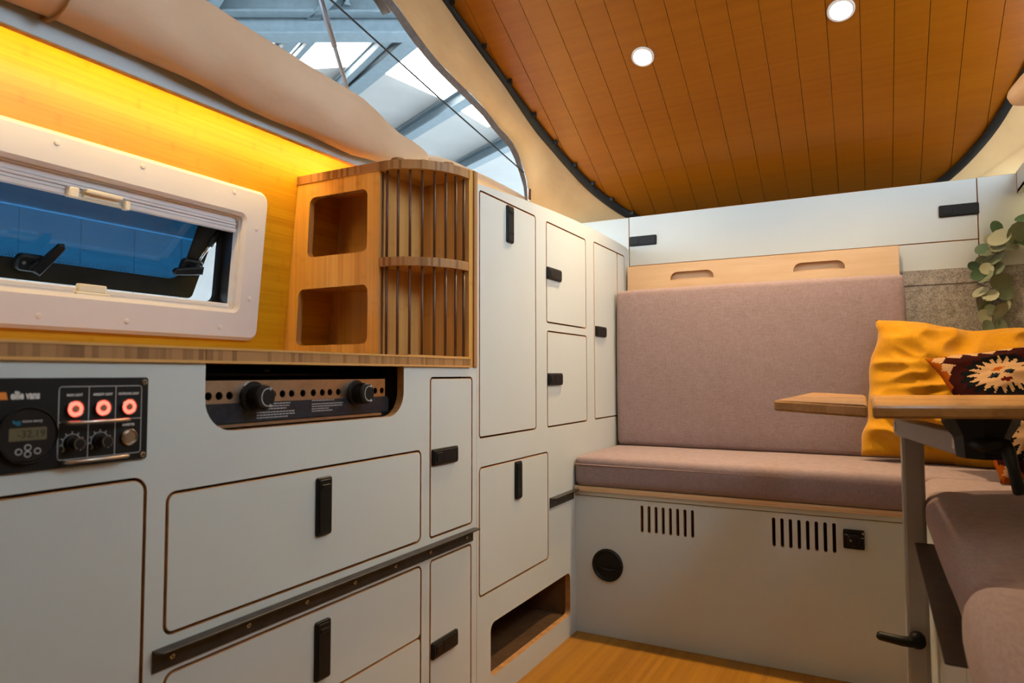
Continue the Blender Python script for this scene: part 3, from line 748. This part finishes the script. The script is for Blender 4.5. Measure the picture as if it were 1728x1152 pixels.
# ================================================================ GAS COOKER behind the cut-out
ck = thing('gas_cooker', 'black and steel gas cooker front with two knobs set under the worktop', 'cooker', (-.2, .95, .75))
bm = bmesh.new(); box(bm, -.40, -.03, .705, 1.232, .75, .800); box(bm, -.40, -.34, .705, 1.232, .80, .895); box(bm, -.40, -.03, .70, .712, .80, .895); box(bm, -.34, -.05, 1.205, 1.215, .80, .895)
obj('body', bm, 'black_satin', ck)
CKF = Fr((-.026, 0, 0), (0, 1, 0), (0, 0, 1), (1, 0, 0))
holes = [(.737+.0205*i) for i in range(3)]+[.871, .893, .915, .943, .970, .994, 1.015, 1.039]+[1.131, 1.153, 1.175]
bm = bmesh.new(); prism(bm, CKF, [[(.712, .833), (1.186, .833), (1.186, .871), (.712, .871)]]+[circ(y, .846, .0068, 14) for y in holes], -.004, 0); obj('steel_strip', bm, ['steel_brushed']*2, ck)
bm = bmesh.new(); prism(bm, CKF, [rr(.712, 1.200, .799, .834, .010)], -.006, -.0005, .001); pn = obj('label_panel', bm, ['cooker_panel']*2, ck)
bm = bmesh.new()
for (y0, z0, lens) in ((.852, .8295, (.058, .056, .05)), (.835, .8145, (.086, .088, .07)), (.966, .8310, (.062, 0, 0)), (.966, .8245, (.085, .084, .045)), (.966, .8110, (.055, 0, 0))):
    for j, ln in enumerate(lens):
        if ln:
            y = y0; z = z0-j*.0046
            while y < y0+ln:
                w_ = random.uniform(.003, .008); w_ = min(w_, y0+ln-y+.001)
                bm.faces.new([bm.verts.new(CKF.p(a, b, .0002)) for a, b in ((y, z-.001), (y+w_, z-.001), (y+w_, z+.001), (y, z+.001))]); y += w_+.0013
tag(obj('small_print', bm, 'print_dim', pn), kind='stuff')
boxo('steel_lip', -.03, -.019, .735, 1.165, .7935, .7985, 'steel_brushed', ck)
bm = bmesh.new(); box(bm, -.16, -.12, .715, 1.20, .877, .884, .002); box(bm, -.12, -.115, .93, .945, .886, .891); obj('burner_bar', bm, 'black_satin', ck)
for y in (.829, 1.094):
    bm = bmesh.new(); prism(bm, CKF, [circ(y-.004, .8435, .026, 24)], 0, .006, .002); kb = obj('knob', bm, ['black_satin']*2, ck)
    bm = bmesh.new(); prism(bm, CKF, [circ(y, .842, .0215, 28)], .006, .030, .003); obj('grip', bm, ['black_plastic']*2, kb)
    bm = bmesh.new()
    CK2 = Fr((-.026, 0, 0), (0, 1, 0), (0, 0, 1), (1, 0, 0))
    pts = arc_pts(y+.003, .842, .013, .015, 70, 290, 20)
    for i in range(len(pts)-1):
        p, q = Vector(pts[i]), Vector(pts[i+1]); d = (q-p).normalized(); s = Vector((-d.y, d.x))*.0009
        bm.faces.new([bm.verts.new(CK2.p(v.x, v.y, .0302)) for v in (p-s, q-s, q+s, p+s)])
    for i, (e, dd) in enumerate(((pts[0], Vector((1, .25))), (pts[-1], Vector((1, -.25))))):
        d = dd.normalized(); s = Vector((-d.y, d.x)); e = Vector(e)
        bm.faces.new([bm.verts.new(CK2.p(v.x, v.y, .0302)) for v in (e-s*.0035, e+d*.006, e+s*.0035)])
    obj('arrow_print', bm, 'print_dim', kb)

# ================================================================ CORNER SHELF
sh = thing('corner_shelf', 'bamboo corner shelf with two cubbies and a slatted quarter-round end on the worktop', 'shelf', (-.25, 1.42, WT1))
SY = 1.327; SX = -.16; ST0, ST1 = 1.392, 1.415; EY = 1.497
SF = Fr((0, SY, 0), (1, 0, 0), (0, 0, 1), (0, -1, 0))
def wallx(z): return -.5793+KW*z
zA = WT1
def cub(pix):
    P = [SF.px(*q) for q in pix]; return P
h1 = rr(-.405, -.199, 1.192, 1.352, .018); h2 = rr(-.430, -.196, .958, 1.108, .018)
def skew(loop): return [(a + (b-1.15)*.05*max(0, min(1, (-a-.2)/.2)), b) for a, b in loop]
panel('cubby_front', SF, [[(wallx(zA)+.001, zA), (SX, zA), (SX, ST0), (wallx(ST0)+.001, ST0)], skew(h1), skew(h2)], -.018, 0, ['bamboo_upright', 'bamboo_endgrain'], sh)
bm = bmesh.new(); box(bm, SX-.018, SX, SY+.018, EY, zA, ST0); obj('cubby_side', bm, 'bamboo_inside', sh)
bm = bmesh.new(); box(bm, -.467, SX-.018, SY+.018, EY, 1.118, 1.134); obj('cubby_floor', bm, 'bamboo_inside', sh)
panel('end_panel', Fr((0, EY, 0), (1, 0, 0), (0, 0, 1), (0, -1, 0)), [[(wallx(zA-.024)-.001, zA-.024), (-.001, zA-.024), (-.001, 1.419), (wallx(1.419)-.001, 1.419)]], -.034, 0, ['bamboo_inside', 'bamboo_upright'], sh, .0012)
boxo('end_panel_edge', -.001, .003, EY+.018, EY+.0345, zA-.024, 1.4192, 'bamboo_endgrain', sh)
RX, RY = 0-SX-.003, EY-SY
def quarter(z0, z1, name, left, grow=0):
    arc = arc_pts(SX, EY, RX+grow, RY+grow, -90, 0, 16)
    lp = [(left, EY)] + ([(left, SY-grow)] if left < SX-.02 else []) + arc
    lp = [(left, EY), (left, SY-grow)] + arc[1:] if left < SX-.02 else [(left, EY)]+arc
    return panel(name, TOPF, [lp], z0, z1, ['bamboo_board', 'bamboo_endgrain'], sh, .001)
quarter(ST0, ST1, 'top_board', -.4395, .004)
quarter(1.150, 1.172, 'middle_board', SX, .002)
boxo('base_strip', -.30, .0042, 1.2287, EY, WT1, WT1+.0022, 'bamboo_board', sh)
for k_ in range(8):
    t_ = math.radians(-84+k_*11.6)
    xx, yy = SX+(RX-.010)*math.cos(t_), EY+(RY-.010)*math.sin(t_)
    tubeo('rod', [(xx, yy, WT1), (xx, yy, 1.1502)], .0034, 'rod_brown', sh, 8); tubeo('rod', [(xx, yy, 1.1718), (xx, yy, ST0+.001)], .0034, 'rod_brown', sh, 8)
for k_, px_ in enumerate((694, 732, 766)):
    q = hz(px_, 268, ST1+.001)
    q = Vector((SX+.03+.045*k_, SY+.035+.045*k_, ST1)); bm = bmesh.new(); prism(bm, TOPF, [circ(q.x, q.y, .018, 20)], ST1, ST1+.012, .002); obj('plug', bm, ['bamboo_endgrain']*2, sh)

# ================================================================ TALL CABINET
tc_ = thing('tall_cabinet', 'tall white storage cabinet with inset doors between the corner shelf and the rear bench', 'cabinet', (-.25, 2.15, 0))
T_OPEN = {'tall': (1.545, 1.892, .711, 1.377, .012), 'ub': (1.967, 2.312, 1.046, 1.377, .012), 'lb': (1.971, 2.315, .710, 1.022, .012), 'far': (2.390, 2.752, .711, 1.384, .012), 'sq': (1.545, 1.976, .297, .636, .014), 'niche': (1.607, 2.148, .072, .213, .022)}
top = [(2.783, 1.424), (2.65, 1.428), (2.4, 1.430), (2.2, 1.427), (2.0, 1.420), (1.8, 1.410), (1.66, 1.400), (1.533, 1.390)]
panel('front_panel', LF, [[(1.5345, 0), (2.783, 0)]+top]+[rr(*v) for v in T_OPEN.values()], -.018, 0, ['laminate', 'ply_edge'], tc_)
bm = bmesh.new(); box(bm, -.48, -.05, 1.536, 2.78, .25, 1.38); box(bm, -.30, -.018, 1.536, 2.78, .0, .06); obj('carcass', bm, 'ply_dark', tc_)
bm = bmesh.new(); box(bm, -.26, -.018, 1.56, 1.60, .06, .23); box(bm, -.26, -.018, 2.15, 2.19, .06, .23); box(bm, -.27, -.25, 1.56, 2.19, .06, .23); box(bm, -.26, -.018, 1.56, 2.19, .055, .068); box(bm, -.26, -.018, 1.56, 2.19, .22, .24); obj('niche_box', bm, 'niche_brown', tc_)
bm = bmesh.new(); box(bm, -.48, 0, 2.783, 2.80, 0, 1.42); box(bm, -.48, -.018, 1.54, 2.78, 1.375, 1.39); obj('end_board', bm, 'laminate', tc_)
leaf('door', LF, *T_OPEN['tall'], tc_, LATCH_V, 1.716, 1.315); leaf('door', LF, *T_OPEN['ub'], tc_, LATCH_H, 2.024, 1.209); leaf('door', LF, *T_OPEN['lb'], tc_, LATCH_H, 2.028, .865)
a0, a1, b0, b1, r_ = T_OPEN['far']
leaf('door', LF, a0, 2.660, b0, b1, r_, tc_, LATCH_H, 2.455, 1.044); leaf('filler', LF, 2.6575, a1, b0, b1, r_, tc_)
leaf('door', LF, *T_OPEN['sq'], tc_, LATCH_V, 1.765, .574)

# ================================================================ REAR BENCH
be = thing('bench', 'white rear bench box with vent slots and a plywood edged lid', 'bench', (.5, 2.4, 0))
slots = []
for a, z0, z1 in ((.2365, .360, .447), (.6455, .361, .447)):
    for k_ in range(8): slots.append(rr(a+k_*.0236-.0048, a+k_*.0236+.0048, z0, z1, .0047, 4))
panel('front_panel', BF, [[(.0005, .001), (1.05, .001), (1.05, .463), (.0005, .463)]]+slots, -.018, 0, ['laminate', 'ply_edge'], be)
bm = bmesh.new(); box(bm, .002, 1.60, 2.25, 2.80, .02, .462); obj('carcass', bm, 'ply_dark', be)
boxo('lid', .001, 1.625, 2.196, 2.82, .466, .482, 'laminate', be); boxo('lid_edge', .001, 1.625, 2.186, 2.82, .482, .498, 'ply_front', be, .001)
t = thing('round_vent', 'round black plastic air vent low on the white bench front', 'vent', (.116, BY-.006, .183))
bm = bmesh.new(); prism(bm, BF, [circ(.116, .238, .054, 40), circ(.116, .238, .043, 40)], 0, .010, .004); obj('bezel', bm, ['black_plastic']*2, t)
bm = bmesh.new(); prism(bm, BF, [circ(.116, .238, .0435, 36)], 0, .004, .001); obj('flap', bm, ['black_plastic']*2, t)
bm = bmesh.new(); prism(bm, BF, [arc_pts(.122, .232, .026, .012, 0, -180, 14)+arc_pts(.122, .232, .026, .005, -180, 0, 10)[1:-1]], .004, .012, .002); obj('pull_lip', bm, ['black_satin']*2, t)
t = thing('rotary_switch', 'small square black switch beside the vent slots on the bench front', 'switch', (.862, BY-.006, .380))
bm = bmesh.new(); prism(bm, BF, [rr(.8345, .889, .380, .434, .004)], 0, .010, .002); obj('plate', bm, ['black_plastic']*2, t)
bm = bmesh.new(); prism(bm, BF, [circ(.862, .405, .017, 24)], .010, .018, .002); prism(bm, BF, [rr(.858, .866, .388, .422, .002)], .018, .024, .001); obj('turn_knob', bm, ['black_satin']*2, t)
bm = bmesh.new()
for a, b, w_, h_ in ((.838, .419, .010, .0016), (.880, .413, .008, .0016), (.8835, .424, .004, .006), (.8515, .4035, .004, .006)):
    bm.faces.new([bm.verts.new(BF.p(a+x_*w_, b+y_*h_, .0104 if b != .4035 else .0184)) for x_, y_ in ((0, 0), (1, -.4), (1, .6), (0, 1))])
tag(obj('printed_marks', bm, 'print_dim', t), kind='stuff')
def seat(name, lims, r, label, seed=0, seams=(), bulge=.006, cat='cushion', group=None):
    t = thing(name, label, cat, ((lims[0]+lims[1])/2, (lims[2]+lims[3])/2, lims[4]), group)
    bm = bmesh.new(); cushion(bm, *lims, r, bulge, .0012, seed); obj('cover', bm, 'mauve_fabric', t, True)
    x0, x1, y0, y1, z0, z1 = lims
    for z in seams:
        lp = rr(x0-.0005-bulge*.0, x1+.0005, y0-.0005-bulge*.35, y1+.0005, r*.9, 5); bm = bmesh.new(); tube(bm, [(a, b, z) for a, b in lp]+[(*lp[0], z)], .0022, 6, False); obj('piping', bm, 'mauve_dark_piping', t, True)
    return t
seat('seat_cushion', (.004, 1.60, 2.180, 2.612, .498, .600), .020, 'long mauve fabric seat cushion on the rear bench below the backrest', 0, (.572,))
seat('back_cushion', (.012, 1.022, 2.603, 2.715, .600, 1.216), .018, 'large upright mauve fabric backrest cushion against the plywood board', 3, (), .008)
# plywood board behind the backrest, with two grip holes
PB = Fr((0, 2.757, 0), (1, 0, 0), (0, 0, 1), (0, -1, 0))
grips = []
for a0, a1 in ((.196, .368), (.666, .840)):
    grips.append([(a0, 1.268), (a1, 1.268)]+arc_pts(a1-.028, 1.273, .028, .026, 0, 90, 5)+arc_pts(a0+.028, 1.273, .028, .026, 90, 180, 5))
pbo = thing('backrest_board', 'pale plywood backrest board with two grip holes behind the mauve cushion', 'board', (.51, 2.765, .6))
panel('board', PB, [[(.011, .600), (1.015, .600), (1.015, 1.337), (.011, 1.337)]]+grips, -.018, 0, ['ply_face', 'ply_edge'], pbo, .001)
boxo('batten', .02, 1.0, 2.7755, 2.797, 1.0, 1.32, 'ply_face', pbo)

# ---- rear cabinet above the bench
rc = thing('rear_cabinet', 'white cabinet across the rear above the backrest with black push latches', 'cabinet', (.6, 2.9, 1.25))
gp = .0022
def rpanel(name, a0, a1, b0, b1): return panel(name, RF, [[(a0, b0), (a1, b0), (a1, b1), (a0, b1)]], -.018, 0, ['laminate', 'ply_edge'], rc, .0008)
rpanel('filler', -.47, .0075-gp, 1.25, 1.557)
d = rpanel('door', .0075, 1.2565-gp, 1.3455, 1.5575)
a, b = RF.px(1086, 406); inst('latch', LATCH_H2, RF.M(a-.002, b, 0), d); a, b = RF.px(1617.5, 354.5); inst('latch', LATCH_H2, RF.M(a, b, 0), d)
rpanel('lower_panel', 0.004, 1.2565-gp, 1.247, 1.343); rpanel('end_panel', 1.2565, 1.625, 1.247, 1.558)
bm = bmesh.new(); box(bm, -.46, 1.62, 2.8185, 3.3, 1.25, 1.509); obj('carcass', bm, 'ply_dark', rc)
boxo('mattress_deck', -.46, 1.62, 2.8185, 3.3, 1.509, 1.516, 'laminate', rc); boxo('leak_stop_board', -.46, 1.62, 3.14, 3.155, 1.516, 1.62, 'laminate', rc)  # upright board is unseen, added to stop daylight leaking under the roof
tag(panel('felt_panel', RF, [[(1.016, .60), (1.628, .60), (1.628, 1.247), (1.016, 1.247)]], -.025, .004, 'felt'), 'mottled grey felt lining panel on the rear wall behind the yellow cushion', 'wall panel')
boxo('felt_fold', 1.03, 1.62, 2.7925, 2.797, 1.195, 1.202, 'felt', bpy.data.objects['felt_panel'])
# ---- overhead cabinet on the right side with its light strip
oc = thing('overhead_cabinet', 'white overhead cabinet on the side wall above the hanging leaves', 'cabinet', (1.5, 1.9, 1.49))
OF = Fr((1.367, 0, 0), (0, -1, 0), (0, 0, 1), (-1, 0, 0))
panel('side_panel', OF, [[(-2.796, 1.488), (.24, 1.488), (.24, 1.562), (-2.796, 1.562)]], -.016, 0, ['laminate', 'ply_edge'], oc, .001)
boxo('edge_strip', 1.366, 1.370, 2.790, 2.7965, 1.488, 1.562, 'ply_edge', oc)
boxo('bottom_board', 1.367, 1.626, -.24, 2.796, 1.488, 1.500, 'laminate', oc)
tag(boxo('led_strip', 1.42, 1.432, .2, 2.78, 1.484, 1.4885, 'led_right'), 'warm LED strip under the overhead cabinet near the leaves', 'light strip')
tag(boxo('led_strip', 1.56, 1.57, .4, 2.76, 1.4995, 1.505, 'led_soft'), 'warm LED strip on top of the overhead cabinet below the canvas', 'light strip')

# ================================================================ SIDE BENCH
sb = thing('side_bench', 'white side bench box along the wall under two mauve cushions', 'bench', (1.34, 1.1, 0))
SBF = Fr((1.040, 0, 0), (0, -1, 0), (0, 0, 1), (-1, 0, 0))
panel('front_panel', SBF, [[(-2.178, .001), (1.2, .001), (1.2, .480), (-2.178, .480)], rr(-1.83, -1.30, .05, .42, .012), rr(-1.20, -.60, .05, .42, .012)], -.018, 0, ['laminate', 'ply_edge'], sb)
leaf('door', SBF, -1.83, -1.30, .05, .42, .012, sb); leaf('door', SBF, -1.20, -.60, .05, .42, .012, sb)
bm = bmesh.new(); box(bm, 1.08, 1.62, -1.2, 2.17, .02, .47); obj('carcass', bm, 'ply_dark', sb)
boxo('lid', 1.040, 1.625, -1.2, 2.178, .4805, .498, 'ply_front', sb)
rl = rail(1.12, 1.868, .4835, -1, 1.040, 'black angle rail screwed to the side bench below the mauve cushions', [1.2, 1.45, 1.7, 1.85], .042)
seat('seat_cushion', (1.029, 1.60, 1.105, 2.168, .498, .602), .036, 'mauve fabric side bench cushion half under the wooden table', 11, (), .008)
seat('seat_cushion', (1.016, 1.60, .20, 1.088, .498, .612), .042, 'mauve fabric side bench cushion in front of the wooden table', 17, (), .012)

# ================================================================ SWIVEL TABLE
tb = thing('swivel_table', 'folding wooden table on a grey swivel arm and post beside the side bench', 'table', (1.0, 1.93, 0))
TZ = .828
def tp(px, py): q = hz(px, py, TZ); return (q.x, q.y)
A = tp(1305, 675); B = tp(1464, 683.5); Cc = tp(1472, 684.5); D = tp(1728, 685); Ee = tp(1728, 666); Ff = tp(1470, 666.5); Gg = tp(1372, 661.5)
far = Vector((Ee[0]-Ff[0], Ee[1]-Ff[1])).normalized(); nearv = Vector((D[0]-Cc[0], D[1]-Cc[1])).normalized()
ext = .22
Dx = (D[0]+nearv.x*ext, D[1]+nearv.y*ext); Ex = (Ee[0]+far.x*(ext-.1), Ee[1]+far.y*(ext-.1))
def soften(loop, r=.012):
    out = []
    n = len(loop)
    for i in range(n):
        p0, p1, p2 = Vector(loop[i-1]), Vector(loop[i]), Vector(loop[(i+1) % n])
        a_ = (p0-p1).normalized(); b_ = (p2-p1).normalized()
        for t_ in range(5):
            s_ = t_/4; q0 = p1+a_*r*(1-s_); q1 = p1+b_*r*s_; out.append(tuple(q0.lerp(q1, s_)))
    return out
def slab(name, loop, z0, z1, mats, parent):
    bm = bmesh.new(); prism(bm, TOPF, [soften(loop, .006)], z0, z1, .004, .004); return obj(name, bm, mats, parent)
slab('table_top', [Cc, Dx, Ex, Ff], TZ-.021, TZ, ['table_wood']*2, tb)
fl = slab('table_flap', [A, B, (Ff[0]-.012, Ff[1]), Gg], TZ-.021, TZ, ['table_wood']*2, tb)
# post
pcx, pcy = 1.0005, 1.905
bm = bmesh.new(); prism(bm, TOPF, [rr(pcx-.024, pcx+.024, pcy-.024, pcy+.024, .008, 2)], .012, .745); obj('post', bm, ['aluminium_grey']*2, tb)
bm = bmesh.new(); prism(bm, TOPF, [rr(pcx-.036, pcx+.036, pcy-.036, pcy+.036, .008, 3)], 0, .014, .002); obj('foot_plate', bm, ['aluminium_grey']*2, tb)
# arm
za, zb = .7385, .7725
L0 = hz(1508, 705.6, za+.034); L1 = hz(1615, 731, za+.034)
ad = Vector((L1.x-L0.x, L1.y-L0.y, 0)).normalized(); an = Vector((-ad.y, ad.x, 0))
if an.x < 0: an = -an
AF = Fr((L0.x, L0.y, 0), ad, (0, 0, 1), ad.cross(Vector((0, 0, 1))))
alen = Vector((L1.x-L0.x, L1.y-L0.y)).length
sgn = 1 if AF.n.dot(EYE-L0) > 0 else -1
bm = bmesh.new(); prism(bm, AF, [rr(0, alen, za-.006, zb, .004)], -.040 if sgn > 0 else 0, 0 if sgn > 0 else .040, .002); obj('arm', bm, ['aluminium_grey']*2, tb)
for aa in (.012, alen-.014):
    bm = bmesh.new(); prism(bm, AF, [rr(aa-.006, aa+.006, .742, .764, .005)], 0 if sgn > 0 else -.003, .003 if sgn > 0 else 0, .001); obj('bolt', bm, ['steel']*2, tb)
# black mount between arm and table
mp_ = L1+ad*.02
bm = bmesh.new(); ra = tube(bm, [(mp_.x+.03, mp_.y+.0, .733), (mp_.x+.03, mp_.y, .768), (mp_.x+.03, mp_.y+.01, .792), (mp_.x+.03, mp_.y+.01, TZ-.0205)], [.038, .042, .058, .060], 8); obj('swivel_mount', bm, 'black_plastic', tb)
h0 = hz(1672, 752, .752); hub = Vector((mp_.x+.045, mp_.y-.02, .752))
hub2 = hy(1700, 752, hub.y-.03); hubs = hy(1668, 752, hub.y-.03)
tubeo('lever_hub', [hubs+Vector((-.02, .03, 0)), hubs, hub2], [.013, .013, .012], 'black_plastic', tb, 14)
le = hy(1721, 832, hub.y-.06); lm = hy(1710, 790, hub.y-.05)
tubeo('clamp_lever', [hub2+Vector((-.004, 0, .006)), hub2+Vector((.0, -.008, -.012)), lm, le, le+(le-lm)*.08], [.010, .011, .0085, .0095, .006], 'black_plastic', tb, 12)
# lever on the post
lh = hy(1548, 1078, pcy-.03); l1 = hy(1520, 1081, pcy-.05); l2 = hy(1484, 1072, pcy-.055)
tubeo('post_knob', [(lh.x, pcy-.024, lh.z), (lh.x, pcy-.050, lh.z)], .017, 'black_plastic', tb, 16)
tubeo('post_lever', [(lh.x+.004, pcy-.045, lh.z-.003), l1, l2, l2+Vector((-.006, 0, .0012))], [.013, .0115, .0105, .006], 'black_plastic', tb, 12)

# ================================================================ CUSHIONS on the bench
def pillow_mesh(w_, h_, th, n=44, seed=0, crush=.02, pinch=.10, rnd=2.6):
    """two puffed sheets meeting at a seam; returns bmesh in local coordinates (x right, y up, z out) and uv per face"""
    bm = bmesh.new(); rows = {}
    def shape(u, v, s):
        e = (1-abs(u)**rnd)*(1-abs(v)**rnd); e = max(0, e)**.55
        pin = 1-pinch*(1-abs(v)**2)*abs(u)**2; pin2 = 1-pinch*(1-abs(u)**2)*abs(v)**2
        x_ = u*w_/2*pin; y_ = v*h_/2*pin2; z_ = s*th/2*e
        wob = Vector((noise.noise(Vector((u*2, v*2.5, seed))), noise.noise(Vector((u*2+9, v*2.5, seed))), 0))*crush*.35
        a = noise.noise(Vector((x_*5+y_*6+seed, y_*12-x_*3, s*.3))); b = noise.noise(Vector((x_*11-y_*4+seed, y_*17+x_*6, s*.9+4)))
        fold = (1-abs(a)*2.2)*.6+(1-abs(b)*2.4)*.35
        return Vector((x_, y_, z_+s*(fold-.45)*crush*e))+wob
    fs = []
    for s in (1, -1):
        V = [[None]*(n+1) for _ in range(n+1)]
        for i in range(n+1):
            for j in range(n+1):
                edge = i in (0, n) or j in (0, n)
                if edge and (i, j) in rows: V[i][j] = rows[(i, j)]; continue
                V[i][j] = bm.verts.new(shape(2*i/n-1, 2*j/n-1, s))
                if edge: rows[(i, j)] = V[i][j]
        for i in range(n):
            for j in range(n):
                f = bm.faces.new((V[i][j], V[i+1][j], V[i+1][j+1], V[i][j+1]) if s > 0 else (V[i][j], V[i][j+1], V[i+1][j+1], V[i+1][j]))
                fs.append((f, (2*(i+.5)/n-1, 2*(j+.5)/n-1), s))
    return bm, fs
def place_pillow(name, bm, mats, M, label, parts=None):
    bmesh.ops.transform(bm, matrix=M, verts=bm.verts[:]); 
    return bm
def basis(c, right, up):
    right = Vector(right).normalized(); up = Vector(up); n_ = right.cross(up).normalized(); up = n_.cross(right)
    return Matrix(((right.x, up.x, n_.x, c[0]), (right.y, up.y, n_.y, c[1]), (right.z, up.z, n_.z, c[2]), (0, 0, 0, 1)))
def rest(bm, z0=.6035):
    for v in bm.verts:                                     # the soft lower edge flattens on the seat
        if v.co.z < z0+.012: v.co.z = z0+.004*max(0, (v.co.z-z0+.05)/.062)
# yellow velvet cushion leaning in the corner
bm, fs = pillow_mesh(.53, .45, .19, 84, 3.3, .05, .03, 3.2)
M_ = basis((1.172, 2.495, .812), (.98, -.02, -.12), (.11, .26, .95))
bmesh.ops.transform(bm, matrix=M_, verts=bm.verts[:])
rest(bm)
o = obj('throw_pillow', bm, 'yellow_velvet', None, True); tag(o, 'crumpled mustard yellow velvet throw pillow leaning on the rear bench', 'pillow')
# kilim cushion
KC = {'maroon': (.17, .018, .012), 'navy': (.028, .032, .042), 'cream': (.70, .56, .42), 'gold': (.58, .28, .02), 'slate': (.10, .15, .18), 'rust': (.30, .03, .015)}
def kilim(u, v):
    uc = -.44 if u < .1 else .62; vc = .36 if v > -.12 else -.60
    X_, Y_ = (u-uc)*1.5, (v-vc)*1.5
    def tri(t, p): t = (t/p) % 1; return abs(t-.5)*2
    R = abs(X_)*.62+abs(Y_)*.95
    ang = math.atan2(Y_, X_)
    zig = tri(ang+math.pi, math.pi/10)
    rr_ = math.hypot(X_*.80, Y_)
    if rr_ < .30:
        a_, b_ = abs(X_), Y_
        if abs(X_)*.9+abs(Y_-.13)*1.8 < .12: return 'gold'
        if abs(abs(X_)-.13)*1.0+abs(Y_+.03)*1.5 < .115: return 'slate' if Y_ > -.03 else 'navy'
        if abs(X_)*.8+abs(Y_+.2)*1.7 < .10: return 'rust'
        return 'cream'
    if rr_ < .30+.17*zig: return 'cream'
    if rr_ < .47+.10*tri(ang+.15, math.pi/10): return 'navy'
    if rr_ < .66+.03*zig: return 'maroon'
    if rr_ < .95 and max(abs(u), abs(v)) < .80: return 'maroon'
    d = max(abs(u), abs(v))
    s_ = u if abs(v) >= abs(u) else v
    if d < .80+.13*tri(s_, .20): return 'maroon' if d > .70 or rr_ < .85 else 'navy'
    if d < .90+.08*tri(s_+.1, .20): return 'cream'
    return 'gold' if d > .93 else 'cream'
bm, fs = pillow_mesh(.43, .43, .14, 96, 8.1, .02)
cl = bm.loops.layers.color.new('weave')
names = list(KC)
for f, (u, v), s in fs:
    c_ = KC[kilim(u, v)]
    for lp in f.loops: lp[cl] = (*c_, 1)
m, nt, b = base('kilim', (.3, .1, .05), .95, 0, .1)
at = N(nt, 'ShaderNodeVertexColor', layer_name='weave'); nt.links.new(at.outputs[0], b.inputs['Base Color'])
v_ = coords(nt, (1, 1, 1)); bump(nt, b, noise_n(nt, v_, 500, 2), .4, .002)
M_ = basis((1.328, 2.255, .799), (.9, .31, .15), (-.326, .581, .744))
bmesh.ops.transform(bm, matrix=M_, verts=bm.verts[:])
rest(bm)
o = obj('throw_pillow', bm, 'kilim', None, True); tag(o, 'kilim patterned throw pillow in maroon, navy and cream in front of the yellow pillow', 'pillow')

# ================================================================ EUCALYPTUS GARLAND
gd = thing('leaf_garland', 'hanging garland of round grey-green eucalyptus leaves on the rear panel', 'garland', (1.28, 2.76, .98))
GY = 2.765
def g(px, py, dy=0): return hy(px, py, GY+dy)
def gc(cx, cy): return (1500+cx/3.491, 270+cy/3.491)
stem = [g(1790, 372), g(1755, 366), g(1722, 372), g(1700, 392), g(1684, 425), g(1677, 470), g(1674, 520), g(1676, 560), g(1672, 592)]
tubeo('stem', spline(stem, 4), .0022, 'stem', gd, 6)
tubeo('stem', spline([g(1684, 425, -.01), g(1668, 440, -.015), g(1655, 450, -.02)], 4), .0018, 'stem', gd, 6)
bm = bmesh.new(); c0 = bm.verts.new((0, 0, 0)); ring = []; ring2 = []
for k_ in range(12):
    t_ = 2*math.pi*k_/12; ring.append(bm.verts.new((.55*math.cos(t_), .55*math.sin(t_), .04))); ring2.append(bm.verts.new((math.cos(t_), math.sin(t_)*(1 if math.sin(t_) < 0 else 1.05), .16+.04*math.cos(2*t_))))
for k_ in range(12):
    bm.faces.new((c0, ring[k_], ring[(k_+1) % 12])); bm.faces.new((ring[k_], ring2[k_], ring2[(k_+1) % 12], ring[(k_+1) % 12]))
leafs = []
for mname in ('leaf_green', 'leaf_pale', 'leaf_dark'):
    b2 = bm.copy(); leafs.append(local_mesh('leaf', b2, [mname], True))
LV = [(630, 402, 40, 2), (655, 460, 58, 1), (750, 425, 62, 0), (790, 345, 38, 2), (548, 525, 34, 2), (610, 570, 62, 0), (700, 500, 52, 1), (500, 622, 28, 2), (520, 678, 32, 2), (540, 600, 36, 1), (570, 690, 42, 0),
      (660, 710, 52, 0), (680, 780, 46, 0), (545, 780, 42, 1), (560, 860, 40, 0), (655, 880, 42, 1), (620, 940, 42, 1), (580, 985, 40, 0), (640, 1040, 42, 1), (665, 975, 38, 0), (560, 920, 40, 1), (600, 1090, 36, 1), (545, 1115, 32, 0),
      (690, 860, 32, 1), (600, 800, 40, 1), (640, 640, 40, 0), (590, 470, 30, 1), (700, 445, 30, 0), (780, 480, 44, 2), (640, 520, 40, 1), (600, 880, 30, 0), (850, 420, 55, 0), (880, 360, 40, 1), (900, 450, 50, 2), (640, 1120, 30, 1), (575, 640, 34, 1)]
for (cx, cy, r_, k_) in LV:
    px_, py_ = gc(cx, cy); q = g(px_, py_, random.uniform(-.035, .012)); dpt = (q-EYE).dot(FW); R_ = r_/3.491*dpt/FPX
    nrm = (Vector((-.35, -1, .15))+Vector((random.uniform(-1.1, 1.1), random.uniform(-.3, .3), random.uniform(-1, 1)))).normalized()
    rot = nrm.to_track_quat('Z', 'Y').to_matrix() @ Matrix.Rotation(random.uniform(0, 6.28), 3, 'Z')
    inst('leaf', leafs[k_], Matrix.Translation(q) @ rot.to_4x4() @ Matrix.Diagonal((R_*1.1, R_*1.1, R_, 1)), gd)
